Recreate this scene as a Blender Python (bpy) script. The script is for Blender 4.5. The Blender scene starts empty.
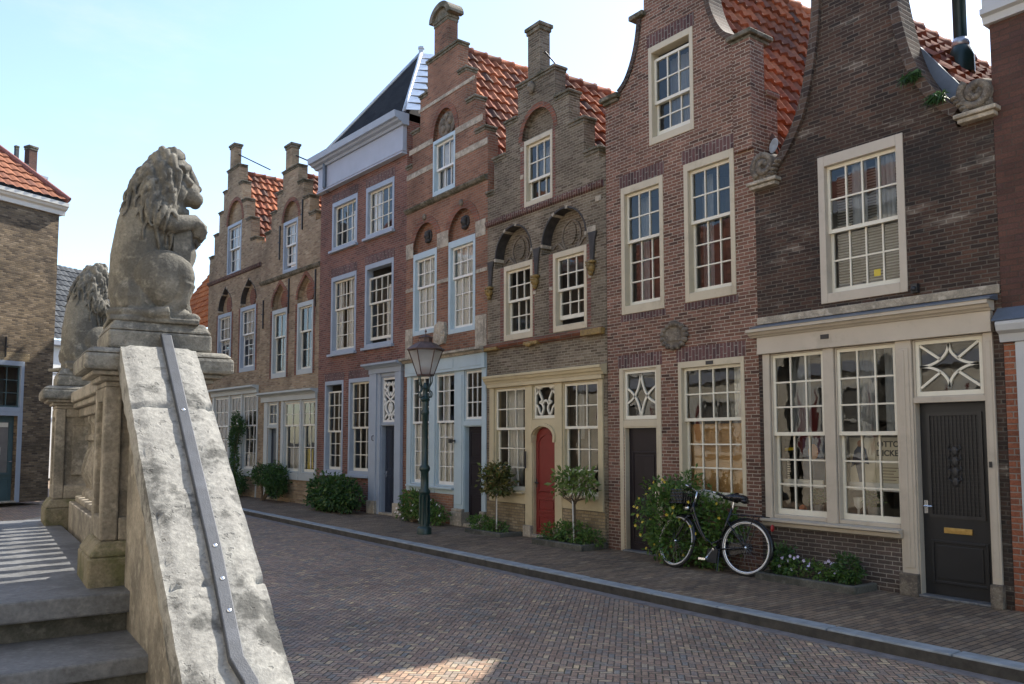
import bpy, bmesh, math, random
from mathutils import Vector, Matrix, noise
from mathutils.geometry import tessellate_polygon
from mathutils.bvhtree import BVHTree
random.seed(7)
R = math.radians
sc = bpy.context.scene
col = sc.collection
PI = math.pi

# ------------------------------------------------------------------ materials
class NT:
    def __init__(s, name):
        s.m = bpy.data.materials.new(name); s.m.use_nodes = True
        s.t = s.m.node_tree; s.t.nodes.clear()
        s.out = s.t.nodes.new('ShaderNodeOutputMaterial')
    def n(s, typ, **kw):
        nd = s.t.nodes.new(typ)
        for k, v in kw.items(): setattr(nd, k, v)
        return nd
    def put(s, sock, v):
        if v is None: return
        if isinstance(v, bpy.types.NodeSocket): s.t.links.new(v, sock)
        else: sock.default_value = v
    def math(s, op, a, b=None, c=None):
        nd = s.n('ShaderNodeMath', operation=op)
        s.put(nd.inputs[0], a); s.put(nd.inputs[1], b); s.put(nd.inputs[2], c)
        return nd.outputs[0]
    def mapr(s, v, a, b, c, d, smooth=True):
        nd = s.n('ShaderNodeMapRange'); nd.interpolation_type = 'SMOOTHSTEP' if smooth else 'LINEAR'
        for i, x in enumerate((v, a, b, c, d)): s.put(nd.inputs[i], x)
        return nd.outputs[0]
    def mix(s, f, a, b, mode='MIX'):
        nd = s.n('ShaderNodeMix', data_type='RGBA', blend_type=mode)
        s.put(nd.inputs[0], f); s.put(nd.inputs[6], c4(a)); s.put(nd.inputs[7], c4(b))
        return nd.outputs[2]
    def ramp(s, v, stops, const=False):
        nd = s.n('ShaderNodeValToRGB'); cr = nd.color_ramp
        if const: cr.interpolation = 'CONSTANT'
        while len(cr.elements) < len(stops): cr.elements.new(0.5)
        for e, (p, c) in zip(cr.elements, stops): e.position = p; e.color = c4(c)
        s.put(nd.inputs[0], v); return nd.outputs[0]
    def noise(s, vec, scale, detail=4, rough=.55, dim='3D'):
        nd = s.n('ShaderNodeTexNoise', noise_dimensions=dim)
        s.put(nd.inputs['Vector'], vec); nd.inputs['Scale'].default_value = scale
        nd.inputs['Detail'].default_value = detail; nd.inputs['Roughness'].default_value = rough
        return nd.outputs[0]
    def obj(s): return s.n('ShaderNodeTexCoord').outputs['Object']
    def sep(s, v):
        nd = s.n('ShaderNodeSeparateXYZ'); s.put(nd.inputs[0], v); return nd.outputs
    def comb(s, x, y, z=0.0):
        nd = s.n('ShaderNodeCombineXYZ'); s.put(nd.inputs[0], x); s.put(nd.inputs[1], y); s.put(nd.inputs[2], z); return nd.outputs[0]
    def bump(s, h, strength=.5, dist=.01, nrm=None):
        nd = s.n('ShaderNodeBump'); nd.inputs['Strength'].default_value = strength; nd.inputs['Distance'].default_value = dist
        s.put(nd.inputs['Height'], h); s.put(nd.inputs['Normal'], nrm); return nd.outputs[0]
    def white(s, vec):
        nd = s.n('ShaderNodeTexWhiteNoise', noise_dimensions='3D'); s.put(nd.inputs[0], vec); return nd.outputs[0]
    def bsdf(s, base, rough=.7, normal=None, metal=0.0, spec=.5, **kw):
        nd = s.n('ShaderNodeBsdfPrincipled')
        s.put(nd.inputs['Base Color'], c4(base)); s.put(nd.inputs['Roughness'], rough); s.put(nd.inputs['Metallic'], metal)
        s.put(nd.inputs['Specular IOR Level'], spec); s.put(nd.inputs['Normal'], normal)
        for k, v in kw.items(): s.put(nd.inputs[k], v)
        s.t.links.new(nd.outputs[0], s.out.inputs[0]); return nd
def c4(c):
    if isinstance(c, (tuple, list)) and len(c) == 3: return (*c, 1.0)
    return c
MAT = {}

def brick_mat(name, ramp, mortar, bw=.205, bh=.062, mw=.011, ground=False, stain=(.55, 1.15), rough=.85, grime=None, wash=None, flip=False, bumpd=.008):
    t = NT(name); o = t.obj(); X = t.sep(o)
    if ground: u, v = (X[1], X[0]) if flip else (X[0], X[1])
    else: u, v = t.math('ADD', X[0], X[1]), X[2]
    if flip and not ground: u, v = v, u
    wob = t.noise(o, 9.0, 2)
    v = t.math('ADD', v, t.math('MULTIPLY', t.math('SUBTRACT', wob, .5), .007))
    vs = t.math('DIVIDE', v, bh); row = t.math('FLOOR', vs); fv = t.math('FRACT', vs)
    off = t.math('MULTIPLY', t.math('MODULO', t.math('ABSOLUTE', row), 2.0), .5)
    jit = t.math('MULTIPLY', t.white(t.comb(row, 3.3)), .22)
    us = t.math('ADD', t.math('ADD', t.math('DIVIDE', u, bw), off), jit); cl = t.math('FLOOR', us); fu = t.math('FRACT', us)
    du = t.math('MULTIPLY', t.math('MINIMUM', fu, t.math('SUBTRACT', 1.0, fu)), bw)
    dv = t.math('MULTIPLY', t.math('MINIMUM', fv, t.math('SUBTRACT', 1.0, fv)), bh)
    d = t.math('ADD', t.math('MINIMUM', du, dv), t.math('MULTIPLY', t.math('SUBTRACT', t.noise(o, 45.0, 2), .5), .006))
    mask = t.mapr(d, mw * .3, mw * .75, 0.0, 1.0)
    rnd = t.white(t.comb(cl, row, 1.7))
    c = t.ramp(rnd, ramp)
    fine = t.noise(o, 60.0, 3)
    c = t.mix(1.0, c, t.ramp(fine, [(.3, (.72, .72, .72)), (.7, (1.2, 1.2, 1.2))]), 'MULTIPLY')
    mort = t.mix(t.noise(o, 3.0, 3), mortar, tuple(x * .55 for x in mortar))
    c = t.mix(mask, mort, c)
    big = t.noise(o, .9, 5, .6)
    c = t.mix(1.0, c, t.ramp(big, [(.3, (stain[0],) * 3), (.68, (stain[1],) * 3)]), 'MULTIPLY')
    if grime:                                   # soot patches of their own shape
        g = t.mapr(t.noise(o, .55, 6, .7), grime[1], grime[2], 0.0, grime[3] if len(grime) > 3 else .85)
        c = t.mix(g, c, grime[0])
    if wash:                                    # pale lime bloom in streaks along the courses
        sv = t.comb(t.math('MULTIPLY', u, 1.1), t.math('MULTIPLY', v, 5.5), 4.0)
        w = t.mapr(t.noise(sv, 1.0, 4, .65), wash[1], wash[2], 0.0, wash[3])
        w = t.math('MULTIPLY', w, t.mapr(mask, 0.0, 1.0, 1.0, .45))
        c = t.mix(w, c, wash[0])
    h = t.math('ADD', mask, t.math('MULTIPLY', fine, .35))
    t.bsdf(c, rough, t.bump(h, .75, bumpd), spec=.3)
    MAT[name] = t.m; return t.m

def herring_mat(name, w, ramp, mortar, rot=45):
    t = NT(name); o = t.obj()
    mp = t.n('ShaderNodeMapping'); t.put(mp.inputs[0], o); mp.inputs['Rotation'].default_value = (0, 0, R(rot)); mp.inputs['Scale'].default_value = (1 / w, 1 / w, 1)
    nz = t.n('ShaderNodeTexNoise'); t.put(nz.inputs['Vector'], mp.outputs[0]); nz.inputs['Scale'].default_value = .8
    ad = t.n('ShaderNodeVectorMath', operation='MULTIPLY_ADD'); t.put(ad.inputs[0], nz.outputs['Color']); ad.inputs[1].default_value = (.16, .16, 0); t.put(ad.inputs[2], mp.outputs[0])
    X = t.sep(ad.outputs[0]); x, y = X[0], X[1]
    i, j = t.math('FLOOR', x), t.math('FLOOR', y); fx, fy = t.math('FRACT', x), t.math('FRACT', y)
    k = t.math('FLOORED_MODULO', t.math('SUBTRACT', i, j), 4.0)
    is1 = t.math('COMPARE', k, 1.0, .1); is2 = t.math('COMPARE', k, 2.0, .1); vert = t.math('GREATER_THAN', k, 1.5); hor = t.math('SUBTRACT', 1.0, vert)
    lx = t.math('ADD', fx, is1); ly = t.math('ADD', fy, is2)
    lenx = t.math('ADD', 1.0, hor); leny = t.math('ADD', 1.0, vert)
    d = t.math('MINIMUM', t.math('MINIMUM', lx, t.math('SUBTRACT', lenx, lx)), t.math('MINIMUM', ly, t.math('SUBTRACT', leny, ly)))
    idv = t.comb(t.math('SUBTRACT', i, is1), t.math('SUBTRACT', j, is2), vert)
    d2 = t.math('ADD', d, t.math('MULTIPLY', t.math('SUBTRACT', t.noise(o, 40.0, 2), .5), .1))
    mask = t.mapr(d2, .03, .13, 0.0, 1.0)
    rnd = t.white(idv); c = t.ramp(rnd, ramp)
    fine = t.noise(o, 70.0, 3)
    c = t.mix(1.0, c, t.ramp(fine, [(.3, (.7,) * 3), (.7, (1.22,) * 3)]), 'MULTIPLY')
    c = t.mix(mask, mortar, c)
    big = t.noise(o, .5, 5, .6)
    c = t.mix(1.0, c, t.ramp(big, [(.3, (.66, .66, .65)), (.7, (1.18, 1.15, 1.1))]), 'MULTIPLY'); c = t.mix(t.mapr(t.noise(o, 1.7, 6, .75), .56, .72, 0, .55), c, (.085, .078, .058)); c = t.mix(t.math('MULTIPLY', t.math('SUBTRACT', 1.0, mask), t.mapr(t.noise(o, 2.6, 4, .7), .48, .62, 0, .8)), c, (.062, .07, .03))
    tilt = t.math('MULTIPLY', t.math('SUBTRACT', t.white(t.comb(rnd, 2.0, 5.0)), .5), .5)
    h = t.math('ADD', t.math('ADD', mask, t.math('MULTIPLY', fine, .3)), t.math('MULTIPLY', tilt, t.math('ADD', fx, fy)))
    t.bsdf(c, t.mapr(rnd, 0, 1, .55, .85), t.bump(h, .8, .012), spec=.4)
    MAT[name] = t.m; return t.m

def plain(name, c, rough=.5, var=.12, scale=6.0, metal=0.0, bump=0.0, spec=.5, dirt=None):
    t = NT(name); o = t.obj(); nz = t.noise(o, scale, 5, .6)
    cc = t.mix(1.0, c, t.ramp(nz, [(.3, (1 - var,) * 3), (.7, (1 + var,) * 3)]), 'MULTIPLY')
    if dirt:
        g = t.mapr(t.noise(o, 2.3, 6, .75), .5, .72, 0.0, dirt[1]); cc = t.mix(g, cc, dirt[0])
    nm = t.bump(t.noise(o, scale * 9, 4), bump, .01) if bump else None
    t.bsdf(cc, rough, nm, metal, spec); MAT[name] = t.m; return t.m

def stone(name, base, dark, light, rough=.85, scale=3.0, bump=.5, patch=(.42, .6), speck=.3):
    t = NT(name); o = t.obj()
    a = t.noise(o, scale, 6, .68); b = t.noise(o, scale * 4.3, 5, .65); f = t.noise(o, scale * 22, 4, .6)
    c = t.mix(t.mapr(a, patch[0], patch[1], 0, 1), dark, base)
    c = t.mix(t.mapr(b, .5, .68, 0, .75), c, light)
    v = t.n('ShaderNodeTexVoronoi'); v.inputs['Scale'].default_value = scale * 9; t.put(v.inputs['Vector'], o)
    sp = t.mapr(t.noise(o, scale * 11, 3), .6, .7, 0, speck)
    c = t.mix(sp, c, tuple(x * .3 for x in dark))
    c = t.mix(1.0, c, t.ramp(f, [(.3, (.75,) * 3), (.7, (1.2,) * 3)]), 'MULTIPLY')
    h = t.math('ADD', t.math('MULTIPLY', b, .8), t.math('ADD', t.math('MULTIPLY', f, .4), t.math('MULTIPLY', sp, -.8)))
    t.bsdf(c, rough, t.bump(h, bump, .02), spec=.3); MAT[name] = t.m; return t.m

def tile_mat(name, ramp):
    t = NT(name); uv = t.n('ShaderNodeUVMap').outputs[0]; X = t.sep(uv); o = t.obj()
    idv = t.comb(t.math('FLOOR', X[0]), t.math('FLOOR', X[1]), 2.0)
    c = t.ramp(t.white(idv), ramp)
    nz = t.noise(o, 14.0, 4); c = t.mix(1.0, c, t.ramp(nz, [(.3, (.68,) * 3), (.7, (1.15,) * 3)]), 'MULTIPLY')
    lich = t.mapr(t.noise(o, 5.0, 6, .75), .6, .72, 0, .55); c = t.mix(lich, c, (.13, .1, .075))
    t.bsdf(c, .85, t.bump(nz, .3, .01), spec=.1); MAT[name] = t.m; return t.m

def glass_mat(name, tint=(.93, .95, .94), boost=1.0, wave=.06):
    t = NT(name); o = t.obj()
    nm = t.bump(t.noise(o, 3.5, 2), wave, .05)
    tr = t.n('ShaderNodeBsdfTransparent'); tr.inputs[0].default_value = c4(tint)
    gl = t.n('ShaderNodeBsdfGlossy'); gl.inputs['Roughness'].default_value = .015; gl.inputs[0].default_value = (1, 1, 1, 1); t.put(gl.inputs['Normal'], nm)
    fr = t.n('ShaderNodeFresnel'); fr.inputs[0].default_value = 1.55
    f = t.math('MINIMUM', t.math('MULTIPLY', fr.outputs[0], 1.7 * boost), 1.0)
    mx = t.n('ShaderNodeMixShader'); t.put(mx.inputs[0], f); t.put(mx.inputs[1], tr.outputs[0]); t.put(mx.inputs[2], gl.outputs[0])
    t.t.links.new(mx.outputs[0], t.out.inputs[0]); MAT[name] = t.m; return t.m

def leaf_mat(name, ramp, trans=.35):
    t = NT(name); g = t.n('ShaderNodeNewGeometry'); c = t.ramp(g.outputs['Random Per Island'], ramp)
    d = t.n('ShaderNodeBsdfPrincipled'); t.put(d.inputs['Base Color'], c); d.inputs['Roughness'].default_value = .45
    tl = t.n('ShaderNodeBsdfTranslucent'); t.put(tl.inputs[0], c)
    mx = t.n('ShaderNodeMixShader'); mx.inputs[0].default_value = trans; t.put(mx.inputs[1], d.outputs[0]); t.put(mx.inputs[2], tl.outputs[0])
    t.t.links.new(mx.outputs[0], t.out.inputs[0]); MAT[name] = t.m; return t.m

def curtain_mat(name, c, fold=26.0, trans=.3):
    t = NT(name); o = t.obj(); X = t.sep(o)
    nz = t.noise(t.comb(t.math('MULTIPLY', X[0], fold), 0.0, t.math('MULTIPLY', X[2], .6)), 1.0, 2)
    d = t.n('ShaderNodeBsdfDiffuse'); d.inputs[0].default_value = c4(c); t.put(d.inputs['Normal'], t.bump(nz, 1.0, .06))
    tl = t.n('ShaderNodeBsdfTranslucent'); tl.inputs[0].default_value = c4(c)
    mx = t.n('ShaderNodeMixShader'); mx.inputs[0].default_value = trans; t.put(mx.inputs[1], d.outputs[0]); t.put(mx.inputs[2], tl.outputs[0])
    t.t.links.new(mx.outputs[0], t.out.inputs[0]); MAT[name] = t.m; return t.m

G = lambda *cs: [(i / (len(cs) - 1), c) for i, c in enumerate(cs)]
SB = dict(bw=.175, bh=.052, mw=.010)
brick_mat('brick_tan', G((0.230, 0.158, 0.098), (0.350, 0.254, 0.152), (0.420, 0.312, 0.191), (0.310, 0.206, 0.127), (0.460, 0.360, 0.235)), (.40, .345, .25), grime=((.12, .10, .065), .58, .76, .5), **SB)
brick_mat('brick_redbrown', G((0.130, 0.057, 0.045), (0.198, 0.085, 0.063), (0.244, 0.106, 0.077), (0.161, 0.075, 0.059)), (.30, .255, .205), stain=(.68, 1.12), **SB)
brick_mat('brick_orange', G((.17, .08, .05), (.26, .117, .068), (.30, .14, .083), (.225, .108, .068)), (.33, .28, .21), grime=((.10, .075, .05), .56, .76, .65), **SB)
brick_mat('brick_grey', G((0.099, 0.077, 0.050), (0.156, 0.122, 0.082), (0.196, 0.158, 0.110), (0.106, 0.074, 0.050), (0.270, 0.221, 0.159)), (.36, .315, .235), bw=.165, bh=.046, mw=.0105, grime=((.055, .05, .036), .55, .74, .65))
brick_mat('brick_purple', G((0.076, 0.042, 0.031), (0.162, 0.080, 0.053), (0.221, 0.109, 0.074), (0.130, 0.068, 0.051), (0.270, 0.138, 0.097)), (.50, .425, .33), mw=.0095, stain=(.75, 1.1), bh=.0485, bw=.168)
brick_mat('brick_dark', G((0.030, 0.022, 0.018), (0.059, 0.037, 0.027), (0.089, 0.050, 0.034), (0.044, 0.028, 0.022), (0.111, 0.059, 0.039)), (.165, .138, .108), grime=((.022, .02, .018), .47, .66, .7), wash=((.36, .32, .26), .56, .72, .7), bh=.047, bw=.165, mw=.011)
brick_mat('brick_plinth', G((.052, .041, .036), (.092, .068, .058), (.068, .054, .046)), (.30, .27, .225), mw=.009, bh=.05, bw=.175)
brick_mat('brick_yellow', G((.22, .165, .09), (.31, .235, .135), (.36, .285, .175)), (.22, .185, .135), bw=.165, bh=.05)
brick_mat('brick_maroon', G((.085, .045, .034), (.12, .058, .042), (.095, .05, .042)), (.11, .085, .066), mw=.007)
brick_mat('brick_red_strip', G((.26, .09, .05), (.34, .13, .07), (.22, .085, .05)), (.38, .33, .28))
brick_mat('brick_old', G((0.075, 0.055, 0.039), (0.155, 0.113, 0.069), (0.241, 0.178, 0.109), (0.109, 0.081, 0.055), (0.310, 0.236, 0.155)), (.19, .16, .12), grime=((.035, .03, .024), .5, .7, .7), bw=.16, bh=.05, mw=.011)
brick_mat('brick_rowlock', G((.04, .03, .026), (.09, .06, .046), (.13, .085, .06)), (.19, .165, .14), bw=.3, bh=.066)
brick_mat('arch_brick', G((.19, .075, .045), (.28, .11, .065), (.15, .065, .045)), (.24, .2, .16), bw=.3, bh=.06)
brick_mat('pavement_brick', G((0.125, 0.092, 0.065), (0.204, 0.142, 0.094), (0.252, 0.175, 0.111), (0.168, 0.125, 0.092), (0.308, 0.229, 0.146)), (.055, .047, .034), bw=.2, bh=.07, mw=.010, ground=True, flip=True, stain=(.66, 1.18))
herring_mat('road_brick', .054, G((0.218, 0.147, 0.113), (0.324, 0.213, 0.156), (0.395, 0.267, 0.191), (0.264, 0.211, 0.180), (0.450, 0.317, 0.218), (0.288, 0.200, 0.144), (0.233, 0.220, 0.204), (0.575, 0.423, 0.257)), (.10, .085, .066))
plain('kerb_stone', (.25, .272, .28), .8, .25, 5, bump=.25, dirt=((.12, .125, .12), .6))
plain('kerb_dark', (.055, .05, .042), .9, .4, 7, bump=.4)
plain('earth', (.05, .042, .033), .95, .3, 12, bump=.6)
tile_mat('tiles_orange', G((0.158, 0.060, 0.037), (0.333, 0.115, 0.058), (0.408, 0.154, 0.080), (0.270, 0.095, 0.058), (0.148, 0.075, 0.058), (0.371, 0.149, 0.086), (0.093, 0.060, 0.052), (0.305, 0.110, 0.058)))
tile_mat('tiles_bright', G((.40, .13, .05), (.52, .18, .065), (.46, .155, .06), (.34, .11, .05)))
tile_mat('tiles_soft', G((.22, .095, .06), (.31, .135, .08), (.27, .115, .07), (.19, .09, .065)))
tile_mat('tiles_brown', G((0.196, 0.081, 0.061), (0.333, 0.132, 0.088), (0.265, 0.115, 0.088), (0.218, 0.098, 0.083)))
tile_mat('tiles_grey', G((.05, .054, .06), (.075, .08, .085), (.10, .105, .11)))
tile_mat('slates', G((.018, .019, .022), (.03, .031, .034), (.024, .025, .027)))
MAT['slates'].node_tree.nodes['Principled BSDF'].inputs['Specular IOR Level'].default_value = .08; MAT['slates'].node_tree.nodes['Principled BSDF'].inputs['Roughness'].default_value = .95
plain('paint_cream', (.50, .435, .31), .45, .06, 3, dirt=((.29, .24, .165), .5))
plain('paint_sand', (.455, .40, .32), .45, .06, 3, dirt=((.29, .255, .20), .5))
plain('paint_ochre', (.49, .41, .255), .45, .07, 3, dirt=((.29, .23, .14), .5))
plain('paint_greyblue', (.30, .345, .40), .45, .06, 3, dirt=((.24, .26, .28), .3))
plain('paint_blue', (.40, .495, .53), .45, .06, 3, dirt=((.3, .35, .36), .3))
plain('paint_greygreen', (.40, .43, .42), .45, .06, 3, dirt=((.28, .3, .28), .3))
plain('paint_white', (.72, .71, .65), .4, .04, 3)
plain('paint_creamwhite', (.68, .645, .53), .4, .04, 3)
plain('paint_teal', (.06, .10, .105), .4, .08, 3)
plain('door_red', (.175, .013, .011), .38, .1, 3)
plain('door_black', (.007, .0085, .011), .45, .15, 3)
plain('door_navy', (.018, .026, .045), .35, .15, 3)
plain('door_plum', (.012, .008, .012), .45, .15, 3, spec=.3)
plain('door_blue', (.10, .165, .21), .4, .1, 3)
plain('black_band', (.035, .031, .028), .7, .35, 10, bump=.5, dirt=((.10, .085, .065), .5))
plain('gilt', (.24, .155, .045), .55, .4, 25, bump=.5, dirt=((.08, .06, .03), .9))
plain('lead', (.12, .145, .18), .5, .2, 6, metal=.3)
plain('lead_pale', (.42, .47, .52), .4, .2, 6, metal=.2)
plain('zinc', (.5, .55, .6), .35, .15, 6, metal=.5)
plain('iron_black', (.02, .02, .021), .45, .2, 10)
plain('iron_green', (.012, .035, .032), .38, .2, 10)
plain('copper_brown', (.10, .062, .05), .5, .3, 12, metal=.3)
plain('copper_red', (.22, .075, .045), .5, .2, 12)
plain('brass', (.52, .35, .12), .35, .2, 14, metal=.8)
plain('steel_bar', (.045, .052, .064), .6, .16, 18, metal=.1, bump=.2, dirt=((.09, .10, .12), .6))
plain('steel_bright', (.7, .72, .75), .25, .1, 14, metal=.9)
plain('spoke_steel', (.16, .16, .17), .4, .1, 14, metal=.6)
plain('rubber', (.015, .015, .015), .7, .1, 10)
plain('tyre_white', (.62, .61, .58), .6, .05, 10)
plain('bike_black', (.014, .014, .016), .25, .1, 10)
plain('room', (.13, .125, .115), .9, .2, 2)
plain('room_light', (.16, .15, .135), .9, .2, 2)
plain('blind_kraft', (.50, .30, .13), .8, .08, 4)
plain('blind_slat', (.36, .36, .36), .5, .05, 4)
plain('blind_white', (.66, .66, .64), .8, .05, 4)
plain('yellow_cloth', (.62, .50, .03), .8, .1, 4)
plain('paper', (.62, .58, .48), .7, .06, 5)
plain('paper_white', (.72, .73, .74), .7, .04, 5)
plain('ink', (.03, .03, .035), .7, .05, 5)
plain('figure_coat', (.035, .055, .11), .7, .2, 9)
plain('figure_skin', (.42, .22, .13), .7, .1, 9)
plain('pot_glaze', (.34, .36, .38), .3, .05, 5)
plain('pot_terracotta', (.45, .14, .06), .6, .1, 8)
plain('shutter_red', (.30, .02, .02), .4, .1, 3)
plain('bark', (.13, .095, .06), .9, .3, 30, bump=.6)
plain('stake_white', (.55, .53, .48), .7, .1, 20)
stone('stone_lion', (.16, .151, .127), (.088, .084, .072), (.235, .222, .185), scale=3.2, bump=.55, speck=.3)
stone('stone_pier', (.285, .255, .205), (.16, .145, .118), (.36, .33, .272), scale=2.2, bump=.35, speck=.12)
stone('stone_cap', (.21, .20, .17), (.115, .11, .095), (.30, .28, .235), scale=3.5, bump=.5)
stone('stone_base', (.20, .175, .12), (.11, .11, .055), (.29, .25, .17), scale=3.0, bump=.6)
stone('stone_coping', (.255, .25, .228), (.095, .094, .086), (.315, .31, .28), scale=1.9, bump=.6, patch=(.43, .51), speck=.45)
stone('stone_blue', (.145, .15, .155), (.095, .098, .10), (.19, .193, .195), scale=2.0, bump=.25, rough=.6)
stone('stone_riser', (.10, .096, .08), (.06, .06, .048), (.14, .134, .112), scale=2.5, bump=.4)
stone('stone_trim', (.42, .365, .28), (.26, .23, .18), (.52, .46, .37), scale=3.0, bump=.4, speck=.2)
stone('stone_relief', (.22, .185, .14), (.12, .1, .08), (.30, .26, .2), scale=7.0, bump=.9)
stone('stone_moss', (.17, .15, .115), (.075, .07, .045), (.24, .215, .165), scale=4.0, bump=.6)
glass_mat('glass', boost=.62, wave=.022); 
curtain_mat('net', (.92, .91, .87), 26.0, .05); curtain_mat('drape', (.40, .43, .47), 14.0)
leaf_mat('leaf_dark', G((0.019, 0.049, 0.015), (0.038, 0.089, 0.022), (0.068, 0.142, 0.030), (0.049, 0.108, 0.027)))
leaf_mat('leaf_mid', G((.035, .085, .016), (.085, .17, .03), (.14, .23, .045), (.055, .125, .024)))
leaf_mat('leaf_bronze', G((.03, .055, .015), (.085, .095, .025), (.17, .125, .035), (.075, .125, .028), (.20, .15, .045), (.10, .15, .03)))
leaf_mat('leaf_light', G((.085, .15, .03), (.15, .22, .05), (.20, .26, .075)))
leaf_mat('bloom_yellow', G((.62, .45, .02), (.75, .6, .08)), .2)
leaf_mat('bloom_violet', G((.38, .32, .66), (.62, .56, .8), (.75, .72, .85)), .2)
leaf_mat('bloom_white', G((.7, .7, .66), (.8, .8, .78)), .2)
leaf_mat('bloom_red', G((.5, .06, .03), (.6, .1, .05)), .2)

# ------------------------------------------------------------------ mesh builder
SPLIT = {'soldier_course', 'stone_band', 'gable_coping', 'pilaster_base', 'stone_block', 'gilt_moulding', 'red_brick_quoin', 'arch_bracket', 'gable_moulding', 'voussoir_stones', 'wall_anchor', 'lead_hip'}
class MB:
    def __init__(s): s.v = []; s.f = []; s.uv = None
    def add(s, vs, fs):
        b = len(s.v); s.v += [tuple(p) for p in vs]; s.f += [tuple(i + b for i in f) for f in fs]; return s
    def box(s, x0, x1, y0, y1, z0, z1):
        return s.add([(x0, y0, z0), (x1, y0, z0), (x1, y1, z0), (x0, y1, z0), (x0, y0, z1), (x1, y0, z1), (x1, y1, z1), (x0, y1, z1)],
                     [(0, 3, 2, 1), (4, 5, 6, 7), (0, 1, 5, 4), (1, 2, 6, 5), (2, 3, 7, 6), (3, 0, 4, 7)])
    def frame(s, x0, x1, z0, z1, wl, wr, wb, wt, y0, y1):
        s.box(x0, x0 + wl, y0, y1, z0, z1); s.box(x1 - wr, x1, y0, y1, z0, z1)
        if wb: s.box(x0 + wl, x1 - wr, y0, y1, z0, z0 + wb)
        if wt: s.box(x0 + wl, x1 - wr, y0, y1, z1 - wt, z1)
        return s
    def poly(s, outer, y0, y1, holes=()):
        """outline in x,z with holes, extruded from y0 (front) to y1"""
        loops = [outer] + list(holes)
        flat = [p for l in loops for p in l]
        tris = tessellate_polygon([[Vector((p[0], p[1], 0)) for p in l] for l in loops])
        n = len(flat); b = len(s.v)
        s.v += [(p[0], y0, p[1]) for p in flat] + [(p[0], y1, p[1]) for p in flat]
        for a, c, d in tris:
            A, C, D = flat[a], flat[c], flat[d]
            ar = (C[0] - A[0]) * (D[1] - A[1]) - (C[1] - A[1]) * (D[0] - A[0])
            if abs(ar) < 1e-9: continue
            if ar < 0: c, d = d, c
            s.f.append((b + a, b + c, b + d)); s.f.append((b + n + a, b + n + d, b + n + c))
        k = 0
        for li, l in enumerate(loops):
            m = len(l)
            area = sum(l[i][0] * l[(i + 1) % m][1] - l[(i + 1) % m][0] * l[i][1] for i in range(m))
            fl = (area < 0) != (li > 0)
            for i in range(m):
                p, q = b + k + i, b + k + (i + 1) % m
                s.f.append((q, p, p + n, q + n) if not fl else (p, q, q + n, p + n))
            k += m
        return s
    def tube(s, path, r, seg=8, cap=True, squash=None):
        pts = [Vector(p) for p in path]; n = len(pts); rs = r if isinstance(r, (list, tuple)) else [r] * n
        t0 = (pts[1] - pts[0]).normalized(); up = Vector((0, 0, 1)) if abs(t0.z) < .9 else Vector((1, 0, 0))
        nx = t0.cross(up).normalized(); b = len(s.v)
        for i, p in enumerate(pts):
            t = (pts[min(i + 1, n - 1)] - pts[max(i - 1, 0)]).normalized()
            nx = (nx - t * nx.dot(t)).normalized(); ny = t.cross(nx)
            for k in range(seg):
                a = 2 * PI * k / seg
                s.v.append(tuple(p + nx * (rs[i] * math.cos(a)) + ny * (rs[i] * math.sin(a))))
        for i in range(n - 1):
            for k in range(seg):
                s.f.append((b + i * seg + k, b + i * seg + (k + 1) % seg, b + (i + 1) * seg + (k + 1) % seg, b + (i + 1) * seg + k))
        if cap:
            s.f.append(tuple(b + k for k in reversed(range(seg)))); s.f.append(tuple(b + (n - 1) * seg + k for k in range(seg)))
        return s
    def loop_tube(s, path, r, seg=8):
        pts = [Vector(p) for p in path]; n = len(pts); b = len(s.v); c = sum(pts, Vector()) / n
        nrm = (pts[0] - c).cross(pts[n // 4] - c).normalized()
        for i, p in enumerate(pts):
            t = (pts[(i + 1) % n] - pts[i - 1]).normalized(); nx = t.cross(nrm).normalized()
            for k in range(seg):
                a = 2 * PI * k / seg; s.v.append(tuple(p + nx * (r * math.cos(a)) + nrm * (r * math.sin(a))))
        for i in range(n):
            for k in range(seg):
                j = (i + 1) % n; s.f.append((b + i * seg + k, b + i * seg + (k + 1) % seg, b + j * seg + (k + 1) % seg, b + j * seg + k))
        return s
    def lathe(s, prof, cx=0, cy=0, seg=16, rot=0.0, sq=None):
        b = len(s.v); n = len(prof)
        for r, z in prof:
            for k in range(seg):
                a = 2 * PI * k / seg + rot; s.v.append((cx + r * math.cos(a), cy + r * math.sin(a), z))
        for i in range(n - 1):
            for k in range(seg):
                s.f.append((b + i * seg + k, b + i * seg + (k + 1) % seg, b + (i + 1) * seg + (k + 1) % seg, b + (i + 1) * seg + k))
        s.f.append(tuple(b + k for k in reversed(range(seg)))); s.f.append(tuple(b + (n - 1) * seg + k for k in range(seg)))
        return s
    def ball(s, c, r, seg=12, rings=8, M=None):
        rx, ry, rz = r if isinstance(r, (tuple, list)) else (r, r, r); b = len(s.v); c = Vector(c)
        def pt(x, y, z):
            p = Vector((x * rx, y * ry, z * rz))
            if M: p = M @ p
            s.v.append(tuple(c + p))
        pt(0, 0, -1)
        for i in range(1, rings):
            th = PI * i / rings
            for k in range(seg):
                a = 2 * PI * k / seg; pt(math.sin(th) * math.cos(a), math.sin(th) * math.sin(a), -math.cos(th))
        pt(0, 0, 1); top = len(s.v) - 1
        for k in range(seg): s.f.append((b, b + 1 + (k + 1) % seg, b + 1 + k))
        for i in range(rings - 2):
            for k in range(seg):
                p = b + 1 + i * seg; s.f.append((p + k, p + (k + 1) % seg, p + seg + (k + 1) % seg, p + seg + k))
        p = b + 1 + (rings - 2) * seg
        for k in range(seg): s.f.append((p + k, p + (k + 1) % seg, top))
        return s
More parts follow.
